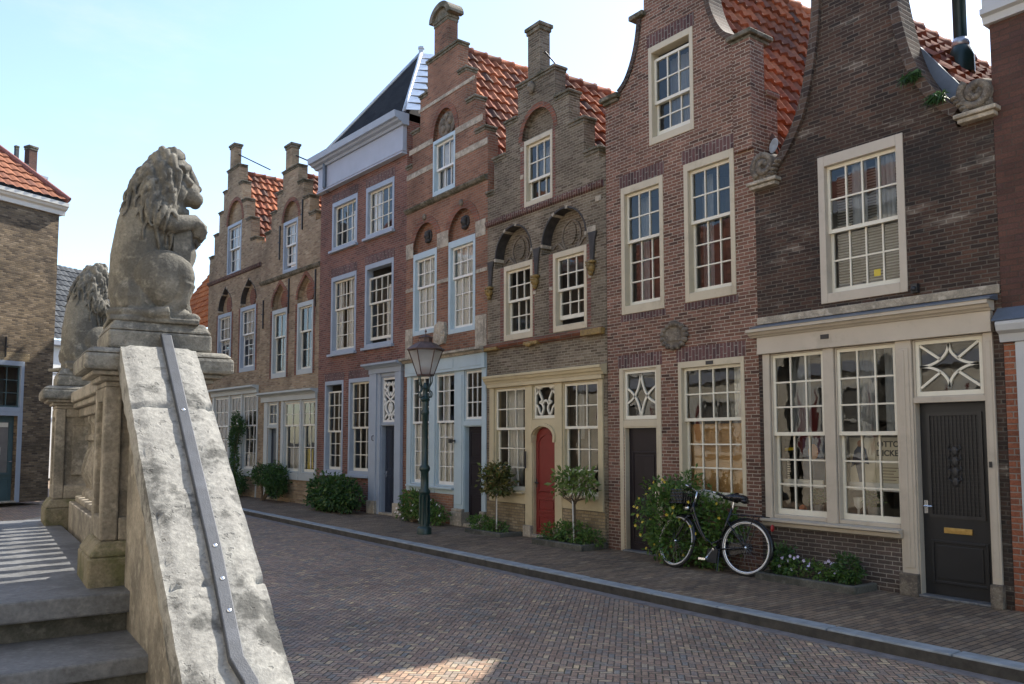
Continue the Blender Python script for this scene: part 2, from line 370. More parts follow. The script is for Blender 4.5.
    def ribbon(s, path, w, y0, y1):
        """flat bar of width w following a path in x,z, from y0 to y1"""
        n = len(path); L = []; Rr = []
        for i in range(n):
            a = Vector(path[max(i - 1, 0)]); c = Vector(path[min(i + 1, n - 1)]); t = (c - a)
            t = t.normalized() if t.length > 1e-9 else Vector((1, 0)); nn = Vector((-t.y, t.x)) * (w / 2); p = Vector(path[i])
            L.append(p + nn); Rr.append(p - nn)
        b = len(s.v)
        for i in range(n):
            s.v += [(L[i].x, y0, L[i].y), (Rr[i].x, y0, Rr[i].y), (L[i].x, y1, L[i].y), (Rr[i].x, y1, Rr[i].y)]
        for i in range(n - 1):
            p = b + 4 * i; q = p + 4
            s.f += [(p, p + 1, q + 1, q), (p + 2, q + 2, q + 3, p + 3), (p, q, q + 2, p + 2), (p + 1, p + 3, q + 3, q + 1)]
        e = b + 4 * (n - 1); s.f += [(b, b + 2, b + 3, b + 1), (e, e + 1, e + 3, e + 2)]
        return s
    def sweep(s, prof, x0, x1, endl=True):
        """profile in (y,z) run along x"""
        n = len(prof); b = len(s.v)
        s.v += [(x0, p[0], p[1]) for p in prof] + [(x1, p[0], p[1]) for p in prof]
        for i in range(n): j = (i + 1) % n; s.f.append((b + i, b + j, b + n + j, b + n + i))
        s.f.append(tuple(b + i for i in reversed(range(n)))); s.f.append(tuple(b + n + i for i in range(n)))
        return s
    def islands(s):
        par = list(range(len(s.v)))
        def find(a):
            while par[a] != a: par[a] = par[par[a]]; a = par[a]
            return a
        for f in s.f:
            r = find(f[0])
            for i in f[1:]: par[find(i)] = r
        out = {}
        for f in s.f: out.setdefault(find(f[0]), []).append(f)
        for fs in out.values():
            m = MB(); mp = {}
            for f in fs:
                for i in f:
                    if i not in mp: mp[i] = len(m.v); m.v.append(s.v[i])
                m.f.append(tuple(mp[i] for i in f))
            yield m
    def build(s, name, mat, parent=None, smooth=False, bev=0.0, dx=0.0, recalc=True, angle=None):
        if name in SPLIT and not s.uv:
            isl = list(s.islands())
            if len(isl) > 1:
                SPLIT.discard(name); r = [m.build(name, mat, parent, smooth, bev, dx, recalc, angle) for m in isl]; SPLIT.add(name); return r[0]
        me = bpy.data.meshes.new(name)
        me.from_pydata([(p[0] - dx, p[1], p[2]) for p in s.v], [], s.f); me.validate()
        if recalc:
            bm = bmesh.new(); bm.from_mesh(me); bmesh.ops.recalc_face_normals(bm, faces=bm.faces); bm.to_mesh(me); bm.free()
        if s.uv:
            l = me.uv_layers.new(name='UVMap')
            for lp in me.loops: l.data[lp.index].uv = s.uv[lp.vertex_index]
        me.materials.append(MAT[mat])
        if smooth: me.shade_smooth()
        o = bpy.data.objects.new(name, me); col.objects.link(o)
        if parent: o.parent = parent
        if bev:
            m = o.modifiers.new('edge', 'BEVEL'); m.width = bev; m.segments = 2; m.limit_method = 'ANGLE'; m.angle_limit = R(40)
        if angle and smooth:
            try: me.set_sharp_from_angle(angle=R(angle))
            except Exception: pass
        return o

def tag(o, label=None, cat=None, group=None, kind=None):
    if label: o['label'] = label
    if cat: o['category'] = cat
    if group: o['group'] = group
    if kind: o['kind'] = kind
    return o
def empty(name, loc, rz=0.0, label=None, cat=None, group=None):
    o = bpy.data.objects.new(name, None); o.empty_display_size = .2; col.objects.link(o)
    o.location = loc; o.rotation_euler = (0, 0, rz); return tag(o, label, cat, group)
def copy_tree(o, parent=None):
    c = o.copy(); col.objects.link(c)
    if parent: c.parent = parent
    for ch in list(o.children): copy_tree(ch, c)
    return c
def baked(mb, mods, name='tmp'):
    """voxel-remesh etc. a builder's shapes into one skin; returns a mesh"""
    me = bpy.data.meshes.new(name); me.from_pydata(mb.v, [], mb.f)
    bm = bmesh.new(); bm.from_mesh(me); bmesh.ops.recalc_face_normals(bm, faces=bm.faces); bm.to_mesh(me); bm.free()
    o = bpy.data.objects.new(name, me); col.objects.link(o)
    for typ, kw in mods:
        m = o.modifiers.new(typ, typ)
        for k, v in kw.items(): setattr(m, k, v)
    dg = bpy.context.evaluated_depsgraph_get(); dg.update()
    res = bpy.data.meshes.new_from_object(o.evaluated_get(dg)); bpy.data.objects.remove(o); bpy.data.meshes.remove(me)
    return res
def link_mesh(name, me, mat, parent=None, smooth=True):
    me.materials.clear(); me.materials.append(MAT[mat])
    if smooth: me.shade_smooth()
    o = bpy.data.objects.new(name, me); col.objects.link(o)
    if parent: o.parent = parent
    return o
def arc(cx, cz, rx, rz, a0, a1, n=16):
    return [(cx + rx * math.cos(R(a0 + (a1 - a0) * i / n)), cz + rz * math.sin(R(a0 + (a1 - a0) * i / n))) for i in range(n + 1)]
def rect(x0, x1, z0, z1): return [(x0, z0), (x1, z0), (x1, z1), (x0, z1)]
def bez(p0, p1, p2, p3, n=10):
    o = []
    for i in range(n + 1):
        t = i / n; a, b, c, d = (1 - t) ** 3, 3 * t * (1 - t) ** 2, 3 * t * t * (1 - t), t ** 3
        o.append(tuple(a * p0[k] + b * p1[k] + c * p2[k] + d * p3[k] for k in range(len(p0))))
    return o
def smoothpath(pts, n=6):
    """Catmull-Rom through points (2-D or 3-D)"""
    out = []; P = [pts[0]] + list(pts) + [pts[-1]]
    for i in range(1, len(P) - 2):
        a, b, c, d = (Vector(P[i - 1]), Vector(P[i]), Vector(P[i + 1]), Vector(P[i + 2]))
        for k in range(n):
            t = k / n
            out.append(tuple(.5 * ((2 * b) + (c - a) * t + (2 * a - 5 * b + 4 * c - d) * t * t + (3 * b - a - 3 * c + d) * t ** 3)))
    out.append(tuple(pts[-1])); return out

t_ = NT('glass_lamp'); a_ = t_.n('ShaderNodeBsdfTranslucent'); a_.inputs[0].default_value = (.8, .8, .77, 1); b_ = t_.n('ShaderNodeBsdfPrincipled'); b_.inputs['Base Color'].default_value = (.62, .62, .6, 1); b_.inputs['Roughness'].default_value = .12
c_ = t_.n('ShaderNodeMixShader'); t_.put(c_.inputs[0], a_.outputs[0]) if False else None; c_.inputs[0].default_value = .45; t_.put(c_.inputs[1], a_.outputs[0]); t_.put(c_.inputs[2], b_.outputs[0])
d_ = t_.n('ShaderNodeBsdfTransparent'); e_ = t_.n('ShaderNodeMixShader'); e_.inputs[0].default_value = .62; t_.put(e_.inputs[1], d_.outputs[0]); t_.put(e_.inputs[2], c_.outputs[0]); t_.t.links.new(e_.outputs[0], t_.out.inputs[0]); MAT['glass_lamp'] = t_.m
# ------------------------------------------------------------------ houses
BX, BY = -16.0868, 9.0
FAR = math.atan2(.06038233, .99817532)
class House:
    def __init__(s, u0, u1, label, far=False, name='brick_house', group='old brick houses along the pavement'):
        s.u0, s.u1 = u0, u1; rz = FAR if far else 0.0
        s.e = empty(name, (BX + math.cos(rz) * u0, BY + math.sin(rz) * u0, 0), rz, label, 'house', group)
        s.holes = []
    def b(s, mb, name, mat, parent=None, **kw): return mb.build(name, mat, parent or s.e, dx=s.u0, **kw)
    def wall(s, outline, mat, thick=.3, name='wall'):
        return s.b(MB().poly(outline, 0, thick, s.holes), name, mat)
    def shell(s, ze_l, ze_r, depth=9.0, mat='brick_maroon', zb=None):
        s.b(MB().box(s.u0 + .012, s.u0 + .16, .302, depth, 0, ze_l), 'side_wall', mat)
        s.b(MB().box(s.u1 - .16, s.u1 - .012, .302, depth, 0, ze_r), 'side_wall', mat)
        s.b(MB().box(s.u0 + .165, s.u1 - .165, depth - .2, depth, 0, zb or min(ze_l, ze_r)), 'back_wall', mat)
    def sashmesh(s, x0, x1, z0, z1, y, cols, rows, st=.036, rb=.045, rt=.04, bar=.02):
        m = MB().frame(x0, x1, z0, z1, st, st, rb, rt, y, y + .04)
        a, b2, c, d = x0 + st, x1 - st, z0 + rb, z1 - rt
        for i in range(1, cols): x = a + (b2 - a) * i / cols; m.box(x - bar / 2, x + bar / 2, y + .004, y + .036, c, d)
        for i in range(1, rows): z = c + (d - c) * i / rows; m.box(a, b2, y + .0055, y + .0345, z - bar / 2, z + bar / 2)
        return m
    def window(s, u0, u1, z0, z1, zm=None, cols=3, ru=2, rl=3, casing='paint_cream', sash='paint_creamwhite', fw=.11, fb=None, ft=None, rec=.07, proud=.012,
               gt=0.0, gb=0.0, curtains=(), sill=None, hole=True, bar=.02, name='window', room='room', tracery=None, tw=.03, depth=.75, casing_y=None):
        fb = fw if fb is None else fb; ft = fw if ft is None else ft
        if fw > .06: fw *= .66; rec *= .7
        else: rec = .022
        i0, i1, j0, j1 = u0 + fw, u1 - fw, z0 + fb, z1 - ft
        if hole: s.holes.append(rect(u0 + .004, u1 - .004, z0 + .004, z1 - .004))
        w = s.b(MB().frame(u0, u1, z0, z1, fw, fw, fb, ft, -proud, rec + .11), name, casing, bev=.006)
        g = MB(); ys = rec
        if tracery is not None:
            m = MB().frame(i0, i1, j0, j1, .04, .04, .05, .04, rec, rec + .05); s.b(m, 'sash', sash, w)
            t = MB()
            for p in tracery: t.ribbon(p, tw, rec + .006, rec + .04)
            s.b(t, 'tracery', sash, w); g.add([(i0, rec + .03, j0), (i1, rec + .03, j0), (i1, rec + .03, j1), (i0, rec + .03, j1)], [(0, 1, 2, 3)])
        elif zm is None:
            s.b(s.sashmesh(i0, i1, j0 + gb, j1 - gt, rec, cols, rl, bar=bar), 'sash', sash, w)
            g.add([(i0, rec + .02, j0 + gb), (i1, rec + .02, j0 + gb), (i1, rec + .02, j1 - gt), (i0, rec + .02, j1 - gt)], [(0, 1, 2, 3)])
        else:
            s.b(s.sashmesh(i0, i1, zm - .025, j1 - gt, rec, cols, ru, bar=bar), 'sash', sash, w)
            s.b(s.sashmesh(i0 + .002, i1 - .002, j0 + gb, zm + .02, rec + .046, cols, rl, rb=.07, bar=bar), 'sash', sash, w)
            for a, b2, y in ((zm, j1 - gt - .02, rec + .02), (j0 + gb + .03, zm, rec + .066)):
                g.add([(i0 + .01, y, a), (i1 - .01, y, a), (i1 - .01, y, b2), (i0 + .01, y, b2)], [(0, 1, 2, 3)])
        s.b(g, 'pane', 'glass', w, recalc=False)
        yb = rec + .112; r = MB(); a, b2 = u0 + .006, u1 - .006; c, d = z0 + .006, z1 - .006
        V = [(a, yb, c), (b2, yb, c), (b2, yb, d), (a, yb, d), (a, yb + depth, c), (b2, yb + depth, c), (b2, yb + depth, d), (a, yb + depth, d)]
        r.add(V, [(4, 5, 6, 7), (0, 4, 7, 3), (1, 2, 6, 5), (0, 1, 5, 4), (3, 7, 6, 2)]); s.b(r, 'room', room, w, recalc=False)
        for cu in curtains:
            fx0, fx1, fz0, fz1, cm = cu[:5]; nm = cu[5] if len(cu) > 5 else 'curtain'; dy = cu[6] if len(cu) > 6 else .10
            x0, x1, a, b2 = i0 + (i1 - i0) * fx0, i0 + (i1 - i0) * fx1, j0 + (j1 - j0) * fz0, j0 + (j1 - j0) * fz1
            m = MB()
            if nm == 'slatted_blind':
                k = int((b2 - a) / .035)
                for q in range(k):
                    z = a + q * .035; m.box(x0, x1, rec + dy, rec + dy + .024, z, z + .004); m.box(x0, x1, rec + dy + .02, rec + dy + .024, z - .008, z)
            elif nm == 'curtain':
                n = max(8, int((x1 - x0) * 60)); vs = []; fs = []; ph = random.random() * 6
                for q in range(n + 1):
                    x = x0 + (x1 - x0) * q / n; y = rec + dy + .014 * math.sin(q * 1.1 + ph) + .008 * math.sin(q * .37 + ph)
                    vs += [(x, y, a), (x, y, b2)]
                    if q: fs.append((2 * q - 2, 2 * q, 2 * q + 1, 2 * q - 1))
                m.add(vs, fs)
            else: m.box(x0, x1, rec + dy, rec + dy + .006, a, b2)
            s.b(m, nm, cm, w, recalc=(nm != 'curtain'), smooth=(nm == 'curtain'))
        if sill: s.b(MB().box(u0 - .05, u1 + .05, -.09, .0, z0 - sill, z0 + .01), 'sill', casing, w, bev=.006)
        return w
    def door(s, u0, u1, z0, z1, mat, rec=.16, jamb=None, panels=((.1, .9, .06, .3), (.1, .9, .38, .95)), handle='steel_bright', hx=.12, hz=.46, hole=True, slot=None, top=None, step='stone_trim'):
        if hole: s.holes.append(rect(u0 + .004, u1 - .004, -.001 if z0 < .12 else z0, z1 - .004))
        w, h = u1 - u0, z1 - z0; m = MB()
        if top: m.poly(top, rec, rec + .05)
        else: m.box(u0, u1, rec, rec + .05, z0, z1)
        d = s.b(m, 'door', mat)
        if jamb:
            j = MB().box(u0 - .002, u0 + .014, -.004, rec - .001, z0, z1).box(u1 - .014, u1 + .002, -.004, rec - .001, z0, z1)
            if not top: j.box(u0 + .0145, u1 - .0145, -.004, rec - .001, z1 - .016, z1)
            s.b(j, 'door_jamb', jamb)
        p = MB()
        for a, b2, c, e in panels:
            x0, x1, y0, y1 = u0 + w * a, u0 + w * b2, z0 + h * c, z0 + h * e
            p.frame(x0, x1, y0, y1, .03, .03, .03, .03, rec - .014, rec - .001)
            p.box(x0 + .055, x1 - .055, rec - .012, rec - .001, y0 + .055, y1 - .055)
        if panels: s.b(p, 'panel_moulding', mat, d, bev=.005)
        k = MB(); hx = u0 + w * hx; hz = z0 + h * hz
        k.box(hx - .02, hx + .02, rec - .012, rec - .001, hz - .08, hz + .06); k.tube([(hx, rec - .01, hz), (hx, rec - .055, hz), (hx + .09, rec - .06, hz)], .011, 8)
        s.b(k, 'handle', handle, d)
        if slot: s.b(MB().box(slot[0], slot[1], rec - .02, rec - .001, slot[2], slot[3]).box(slot[0] + .07, slot[1] - .07, rec - .026, rec - .0205, slot[2] + .017, slot[3] - .012), 'mail_slot', 'brass', d, bev=.003)
        if step: s.b(MB().box(u0 - .03, u1 + .03, -.05, rec + .1, 0, max(z0, .03)), 'doorstep', step, bev=.01)
        return d
    def base(s, us, ue, zt, mat, y=-.022): return s.b(MB().box(us, ue, y, .0, 0, zt), 'plinth_wall', mat)
    def cornice(s, us, ue, prof, mat, name='cornice', parent=None): return s.b(MB().sweep(prof, us, ue), name, mat, parent)
    def slope(s, ru, rz, eu, ez, y0, y1, mat, tw=.205, tl=.275, amp=.045, name='roof'):
        L = math.hypot(eu - ru, ez - rz); rows = max(2, round(L / tl)); cols = max(2, round((y1 - y0) / tw)); per = 6
        dxn, dzn = (eu - ru) / L, (ez - rz) / L; nx, nz = (-dzn, dxn) if dxn > 0 else (dzn, -dxn)
        if nz < 0: nx, nz = -nx, -nz
        m = MB(); m.uv = []; rng = random.Random(int(abs(ru) * 100)); nc = cols * per
        prof = [.0, .55, 1.0, .8, .35, .08]
        for k in range(rows):
            for (t, h) in ((k, .0), (k + .985, .055)):
                tt = t / rows
                for c in range(nc + 1):
                    q = c % per; tile = min(c // per, cols - 1)
                    rr = random.Random(k * 977 + tile * 131 + int(abs(ru) * 70)); jx = (rr.random() - .5) * .022; jh = (rr.random() - .3) * .012
                    hh = h + amp * prof[q] + jh; L0 = tt * L + (jx if t > k else 0)
                    m.v.append((ru + dxn * L0 + nx * hh, y0 + (y1 - y0) * c / nc, rz + dzn * L0 + nz * hh))
                    m.uv.append((tile + .2 + .6 * (q / per), k + .3))
            b = k * 2 * (nc + 1)
            for c in range(nc):
                m.f.append((b + c, b + c + 1, b + nc + 1 + c + 1, b + nc + 1 + c))
                if k < rows - 1: m.f.append((b + nc + 1 + c, b + nc + 1 + c + 1, b + 2 * (nc + 1) + c + 1, b + 2 * (nc + 1) + c))
        o = s.b(m, name, mat); me = o.data
        bk = MB().add([(ru, y0, rz - .03), (ru, y1, rz - .03), (eu, y1, ez - .03), (eu, y0, ez - .03)], [(0, 1, 2, 3)])
        s.b(bk, 'roof_boards', 'room', o, recalc=False)
        return o
    def ridge(s, ru, rz, y0, y1, mat, roof):
        m = MB(); n = max(2, int((y1 - y0) / .36)); path = []; rad = []
        for i in range(n):
            a = y0 + (y1 - y0) * i / n; b2 = y0 + (y1 - y0) * (i + 1) / n
            path += [(ru, a + .005, rz), (ru, a + (b2 - a) * .85, rz), (ru, b2 - .01, rz)]; rad += [.085, .095, .118]
        m.tube(path, rad, 10); m.uv = [(int(i / 30) + .5, 7.5) for i in range(len(m.v))]
        s.b(m, 'ridge_tiles', mat, roof, smooth=True)
    def arch_recess(s, uc, half, zs, rise, z0, depth, infill, ring=None, ringmat=None, soffit=None, point=0.0, hole_w=None):
        pts = arc(uc, zs, half, rise, 0, 180, 20)
        if point: pts = [(x, z + point * max(0, 1 - abs(x - uc) / (half * .45)) * rise) for x, z in pts]
        out = [(uc - half, z0), (uc + half, z0)] + pts
        s.holes.append(out)
        s.b(MB().poly([(uc - half - .03, z0 - .03), (uc + half + .03, z0 - .03)] + [(uc + (x - uc) * 1.03, z + .03) for x, z in pts], depth, depth + .06), 'blind_arch', infill)
        if ring:
            o = [(uc + (x - uc) * (1 + ring / half), zs + (z - zs) * (1 + ring / rise)) for x, z in pts]
            s.b(MB().poly(o + pts[::-1], -.012, .05), 'arch_ring', ringmat or 'arch_brick')
        if soffit:
            i2 = [(uc + (x - uc) * (1 - .03 / half), zs + (z - zs) * (1 - .03 / rise)) for x, z in pts]
            s.b(MB().poly(pts + i2[::-1], -.006, depth - .002), 'arch_soffit', soffit)
            b = MB()
            for a in (0, 9, 13, 20):
                p = pts[a]; q = pts[min(a + 1, 20)]; r = pts[max(a - 1, 0)]
                t = Vector((q[0] - r[0], q[1] - r[1])).normalized(); n = Vector((t.y, -t.x))
                P = Vector(p); b.poly([tuple(P + t * .03 + n * .012), tuple(P - t * .03 + n * .012), tuple(P - t * .03 - n * .04), tuple(P + t * .03 - n * .04)], -.012, depth - .004)
            s.b(b, 'voussoir_stones', 'stone_trim')
        return pts
    def steps_outline(s, uc, steps, zbase_full):
        """steps: list of (half, ztop) from the widest to the narrowest"""
        r = [(s.u1, 0)]; l = [(s.u0, 0)]
        hw = None
        for i, (h, z) in enumerate(steps):
            x1 = min(uc + h, s.u1); x0 = max(uc - h, s.u0)
            if i == 0:
                r += [(s.u1, steps[0][1] if h + uc >= s.u1 - .02 else zbase_full)]; l += [(s.u0, steps[0][1] if uc - h <= s.u0 + .02 else zbase_full)]
            if i > 0 or h + uc < s.u1 - .02: r += [(x1, r[-1][1])]
            r += [(x1, z)]
            if i > 0 or uc - h > s.u0 + .02: l += [(x0, l[-1][1])]
            l += [(x0, z)]
        def clean(p):
            o = [p[0]]
            for q in p[1:]:
                if (abs(q[0] - o[-1][0]) + abs(q[1] - o[-1][1])) > 1e-4: o.append(q)
            return o
        r, l = clean(r), clean(l)
        c = MB()
        for i, (h, z) in enumerate(steps):
            n = steps[i + 1][0] if i + 1 < len(steps) else None
            xs = [(uc + (n or 0) - (0 if n else h), min(uc + h, s.u1))] + ([(max(uc - h, s.u0), uc - n)] if n else [])
            for a, b2 in xs:
                if b2 - a < .03: continue
                lo = .0 if (n and abs(a - (uc + n)) < 1e-6) else .04; hi = .0 if (n and abs(b2 - (uc - n)) < 1e-6) else .04
                c.box(a - lo, b2 + hi, -.045, .275, z, z + .05); c.box(a - lo * .4, b2 + hi * .4, -.02, .265, z - .05, z - .0005)
        s.b(c, 'gable_coping', 'stone_moss', bev=.012)
        return [l[0], r[0]] + r[1:] + l[:0:-1]
    def chimney(s, x0, x1, y0, y1, z0, z1, mat, cap='stone_moss', flare=.06, zb=None):
        m = MB().box(x0, x1, y0, y1, z0, z1 - .14); o = s.b(m, 'chimney', mat)
        c = MB().box(x0 - flare * .5, x1 + flare * .5, y0 - flare * .5, y1 + flare * .5, z1 - .1395, z1 - .07).box(x0 - flare, x1 + flare, y0 - flare, y1 + flare, z1 - .0695, z1)
        s.b(c, 'chimney_cap', cap, o, bev=.012); return o
    def anchors(s, lst):
        for u, a, b2 in lst:
            s.b(MB().box(u - .015, u + .015, -.04, -.001, a, b2).box(u - .05, u + .05, -.055, -.041, (a + b2) / 2 - .02, (a + b2) / 2 + .02), 'wall_anchor', 'iron_black')
    def soldier(s, lst, mat='brick_soldier'):
        m = MB()
        for a, b2, z, h in lst: m.box(a - .03, b2 + .03, -.004, .0, z, z + h)
        s.b(m, 'soldier_course', mat)
brick_mat('brick_soldier', G((.075, .042, .042), (.15, .075, .07), (.11, .06, .055)), (.33, .29, .25), bw=.2, bh=.062, flip=True)

CP = lambda z0, z1, p: [(0.0, z0), (-.3 * p, z0), (-.42 * p, z0 + .3 * (z1 - z0)), (-.85 * p, z0 + .55 * (z1 - z0)), (-p, z0 + .62 * (z1 - z0)), (-p, z1), (0.0, z1)]

# ---- dark bell-gabled house with the shop window
h = House(9.42, 12.40, 'dark brown brick house with a curved bell gable, wide shop window and black door')
h.window(10.36, 11.44, 3.36, 5.19, 4.25, 4, 2, 2, 'paint_sand', fw=.13, fb=.12, rec=.08, curtains=((0, 1, 0, .98, 'blind_slat', 'slatted_blind', .2), (.28, .5, .5, 1, 'drape'), (.62, .9, .5, 1, 'drape')), room='room_light')
h.window(9.60, 10.37, .71, 2.81, 1.78, 3, 3, 3, 'paint_sand', fw=.02, fb=.05, ft=.02, rec=.055, proud=0.0, curtains=((.0, .4, .5, 1, 'drape', 'curtain', .4), (.6, 1, .5, 1, 'drape', 'curtain', .4)), depth=1.1)
h.window(10.51, 11.28, .71, 2.81, 1.78, 3, 3, 3, 'paint_sand', fw=.02, fb=.05, ft=.02, rec=.055, proud=0.0, curtains=((.0, .35, .5, 1, 'drape', 'curtain', .4), (.5, 1, .5, 1, 'drape', 'curtain', .4)), depth=1.1)
cu, cv, A, Bq = 11.84, 2.505, .31, .235
tr = []
for sx in (-1, 1):
    for sz in (-1, 1):
        a = [(cu + sx * A * (1 - math.sin(R(90 * i / 12))), cv + sz * Bq * (1 - math.cos(R(90 * i / 12)))) for i in range(13)]
        a = [(cu + sx * (A - A * math.cos(R(90 * i / 12))), cv + sz * (Bq - Bq * math.sin(R(90 * i / 12)))) for i in range(13)]
        tr.append(a); m = a[6]; tr.append([(cu + sx * A, cv + sz * Bq), m])
h.window(11.46, 12.22, 2.15, 2.81, casing='paint_sand', fw=.025, fb=.03, ft=.02, rec=.06, proud=0.0, tracery=tr, tw=.026, name='fanlight')
d = h.door(11.46, 12.22, .03, 2.14, 'door_black', rec=.09, jamb='paint_sand', panels=((.12, .9, .06, .28),), hx=.07, hz=.45, slot=(11.70, 11.99, .70, .76), step='stone_blue')
g = MB().frame(11.55, 12.13, .86, 2.0, .035, .035, .035, .035, .072, .089)
for i in range(1, 13): x = 11.58 + .52 * i / 13; g.box(x - .004, x + .004, .0775, .087, .9, 1.96)
for i in range(1, 26): z = .89 + 1.08 * i / 26; g.box(11.585, 12.095, .079, .086, z - .004, z + .004)
for z in (1.25, 1.36, 1.47, 1.58):
    g.ball((11.84, .072, z), (.035, .012, .05), 8, 6)
    for sx in (-1, 1): g.tube([(11.84 + sx * .02, .071, z), (11.84 + sx * .07, .071, z + .03), (11.84 + sx * .05, .071, z + .07)], .008, 6)
h.b(g, 'iron_grille', 'iron_black', d)
m = MB()
for a, b2, z in ((9.50, 9.60, .71), (10.37, 10.51, .71), (11.28, 11.46, .24), (12.22, 12.31, .24)): m.box(a, b2, -.03, .16, z, 2.81)
m.box(11.31, 11.43, -.04, -.0305, .3, 2.72); m.box(11.355, 11.385, -.048, -.0405, .32, 2.7); m.box(12.24, 12.29, -.038, -.0305, .3, 2.72)
m.box(11.4605, 12.2195, -.02, .09, 2.105, 2.165)
h.b(m, 'shopfront', 'paint_sand', bev=.006)
h.b(MB().box(11.26, 11.465, -.075, .15, 0, .2395).box(12.205, 12.325, -.075, .15, 0, .2395), 'pilaster_base', 'stone_relief', bev=.01)
h.b(MB().box(9.45, 12.32, -.075, .0, 2.811, 3.03), 'frieze', 'paint_sand', bev=.004)
h.cornice(9.36, 12.34, [(-.02, 3.031)] + [(y, z) for y, z in ((-.09, 3.031), (-.105, 3.05), (-.135, 3.062), (-.155, 3.09), (-.185, 3.098), (-.185, 3.135), (-.02, 3.135))], 'paint_sand')
h.cornice(9.43, 12.37, [(-.001, 3.136), (-.195, 3.136), (-.195, 3.15), (-.001, 3.205)], 'lead', 'lead_flashing')
h.b(MB().box(9.425, 12.395, -.03, .0, 3.206, 3.30), 'stone_band', 'stone_trim', bev=.008)
h.cornice(9.48, 11.30, [(-.001, .615), (-.07, .615), (-.085, .66), (-.125, .675), (-.125, .70), (-.0, .712)], 'paint_sand', 'sill')
h.base(9.44, 11.27, .614, 'brick_plinth')
h.b(MB().box(10.38, 10.49, -.082, -.0755, 2.92, 2.975), 'vent_plate', 'iron_black')
h.b(MB().box(11.50, 11.57, -.06, .0, 3.33, 3.43).ball((11.535, -.07, 3.37), .03), 'wall_bracket', 'iron_black')
h.b(MB().box(12.25, 12.275, -.08, -.0635, 1.42, 1.48), 'doorbell', 'iron_black')
uc = 10.88
half = [(1.12, 5.20), (.98, 5.33), (.845, 5.52), (.70, 5.78), (.605, 6.05), (.53, 6.38), (.465, 6.75), (.425, 7.15), (.41, 8.05)]
sm = smoothpath(half, 4)
out = [(9.42, 0), (12.40, 0), (12.40, 5.06), (uc + 1.16, 5.06)] + [(uc + a, z) for a, z in sm] + arc(uc, 8.05, .41, .32, 5, 175, 10) + [(uc - a, z) for a, z in sm[::-1]] + [(uc - 1.16, 5.0), (9.42, 5.0)]
w6 = h.wall(out, 'brick_dark', .25)
m = MB()
for sx in (1, -1): m.ribbon([(uc + sx * (a + .045), z + .02) for a, z in sm], .11, -.045, .27)
h.b(m, 'gable_coping', 'brick_rowlock')
m = MB().box(uc - .52, uc + .52, -.07, .30, 8.051, 8.13); h.b(m, 'gable_moulding', 'stone_moss', bev=.01)
for sx, x0, x1 in ((-1, 9.40, 9.80), (1, 12.08, 12.45)):
    z = 5.0 if sx < 0 else 5.06
    h.b(MB().box(x0, x1, -.10, .36, z, z + .05).box(x0 - .03, x1 + .03, -.13, .38, z + .051, z + .10), 'scroll_base', 'stone_trim', bev=.012)
    cx, cz = (x0 + x1) / 2 + sx * .0, z + .30; sp = MB()
    path = [(cx + (.17 - .15 * t) * math.cos(sx * (t * 11 + 2.2)), cz + (.17 - .15 * t) * math.sin(sx * (t * 11 + 2.2))) for t in [i / 40 for i in range(41)]]
    sp.ribbon(path, .075, -.08, .28); sp.ball((cx, .1, cz), (.19, .15, .18), 14, 10); sp.box(x0 + .04, x1 - .04, -.05, .3, z + .1005, z + .2)
    for q in range(5): sp.ball((cx - sx * (.1 + .03 * q), -.04, z + .12 + .045 * q), (.05, .07, .03), 8, 6)
    h.b(sp, 'scroll_stone', 'stone_relief', smooth=True)
ro = h.slope(10.95, 7.0, 12.44, 4.92, .33, 9, 'tiles_brown', tw=.24, tl=.3); h.ridge(10.95, 7.02, .33, 9, 'tiles_brown', ro)
h.slope(10.95, 7.0, 9.44, 4.88, .33, 9, 'tiles_brown')
h.b(MB().poly([(11.38, 6.30), (11.485, 5.98), (11.58, 5.68), (11.725, 5.42), (11.86, 5.22), (12.0, 5.08), (12.28, 5.02), (12.28, 5.19), (11.42, 6.41)], .262, .335), 'lead_flashing', 'lead', ro)
h.shell(4.85, 4.9)
h6 = h

# ---- purple brick house
h = House(6.55, 9.42, 'tall purple-brown brick house with cream window frames and a neck gable, behind the bicycle')
h.window(8.19, 9.09, 3.67, 5.70, 4.83, 3, 2, 3, fw=.115, fb=.13, rec=.08, curtains=((-.05, .22, 0, 1, 'drape', 'curtain', .3), (.8, 1.05, 0, 1, 'drape', 'curtain', .3)))
h.window(6.89, 7.78, 3.65, 5.67, 4.80, 3, 2, 3, fw=.115, fb=.13, rec=.08, curtains=((-.05, .25, 0, 1, 'drape', 'curtain', .3), (.75, 1.05, 0, 1, 'drape', 'curtain', .3)))
h.window(7.52, 8.40, 6.18, 7.72, 6.84, 3, 2, 2, fw=.10, fb=.11, rec=.08, gt=.09, gb=.04, curtains=((0, 1, 0, 1, 'drape', 'curtain', .35),))
h.window(8.03, 9.19, .82, 2.82, 1.99, 4, 2, 3, fw=.09, fb=.09, ft=.09, rec=.08, curtains=((0, 1, -.02, .56, 'blind_kraft', 'blind', .13), (.62, .8, .6, 1, 'net', 'curtain', .3), (.86, 1, .6, 1, 'net', 'curtain', .3)))
fu, fv, A, Bq = 7.245, 2.37, .29, .30
tr = [[(fu + sx * A * (1 - math.cos(R(100 * i / 14 - 10))) - sx * .0, fv + Bq * math.sin(R(a0 + 0))) for i in range(1)] for sx in () for a0 in ()]
for sx in (-1, 1):
    tr.append([(fu + sx * x, fv + z) for x, z in smoothpath([(0, .32), (.06, .12), (.16, -.03), (.31, -.12)], 5)])
    tr.append([(fu + sx * x, fv + z) for x, z in smoothpath([(0, -.32), (.06, -.12), (.16, .03), (.31, .14)], 5)])
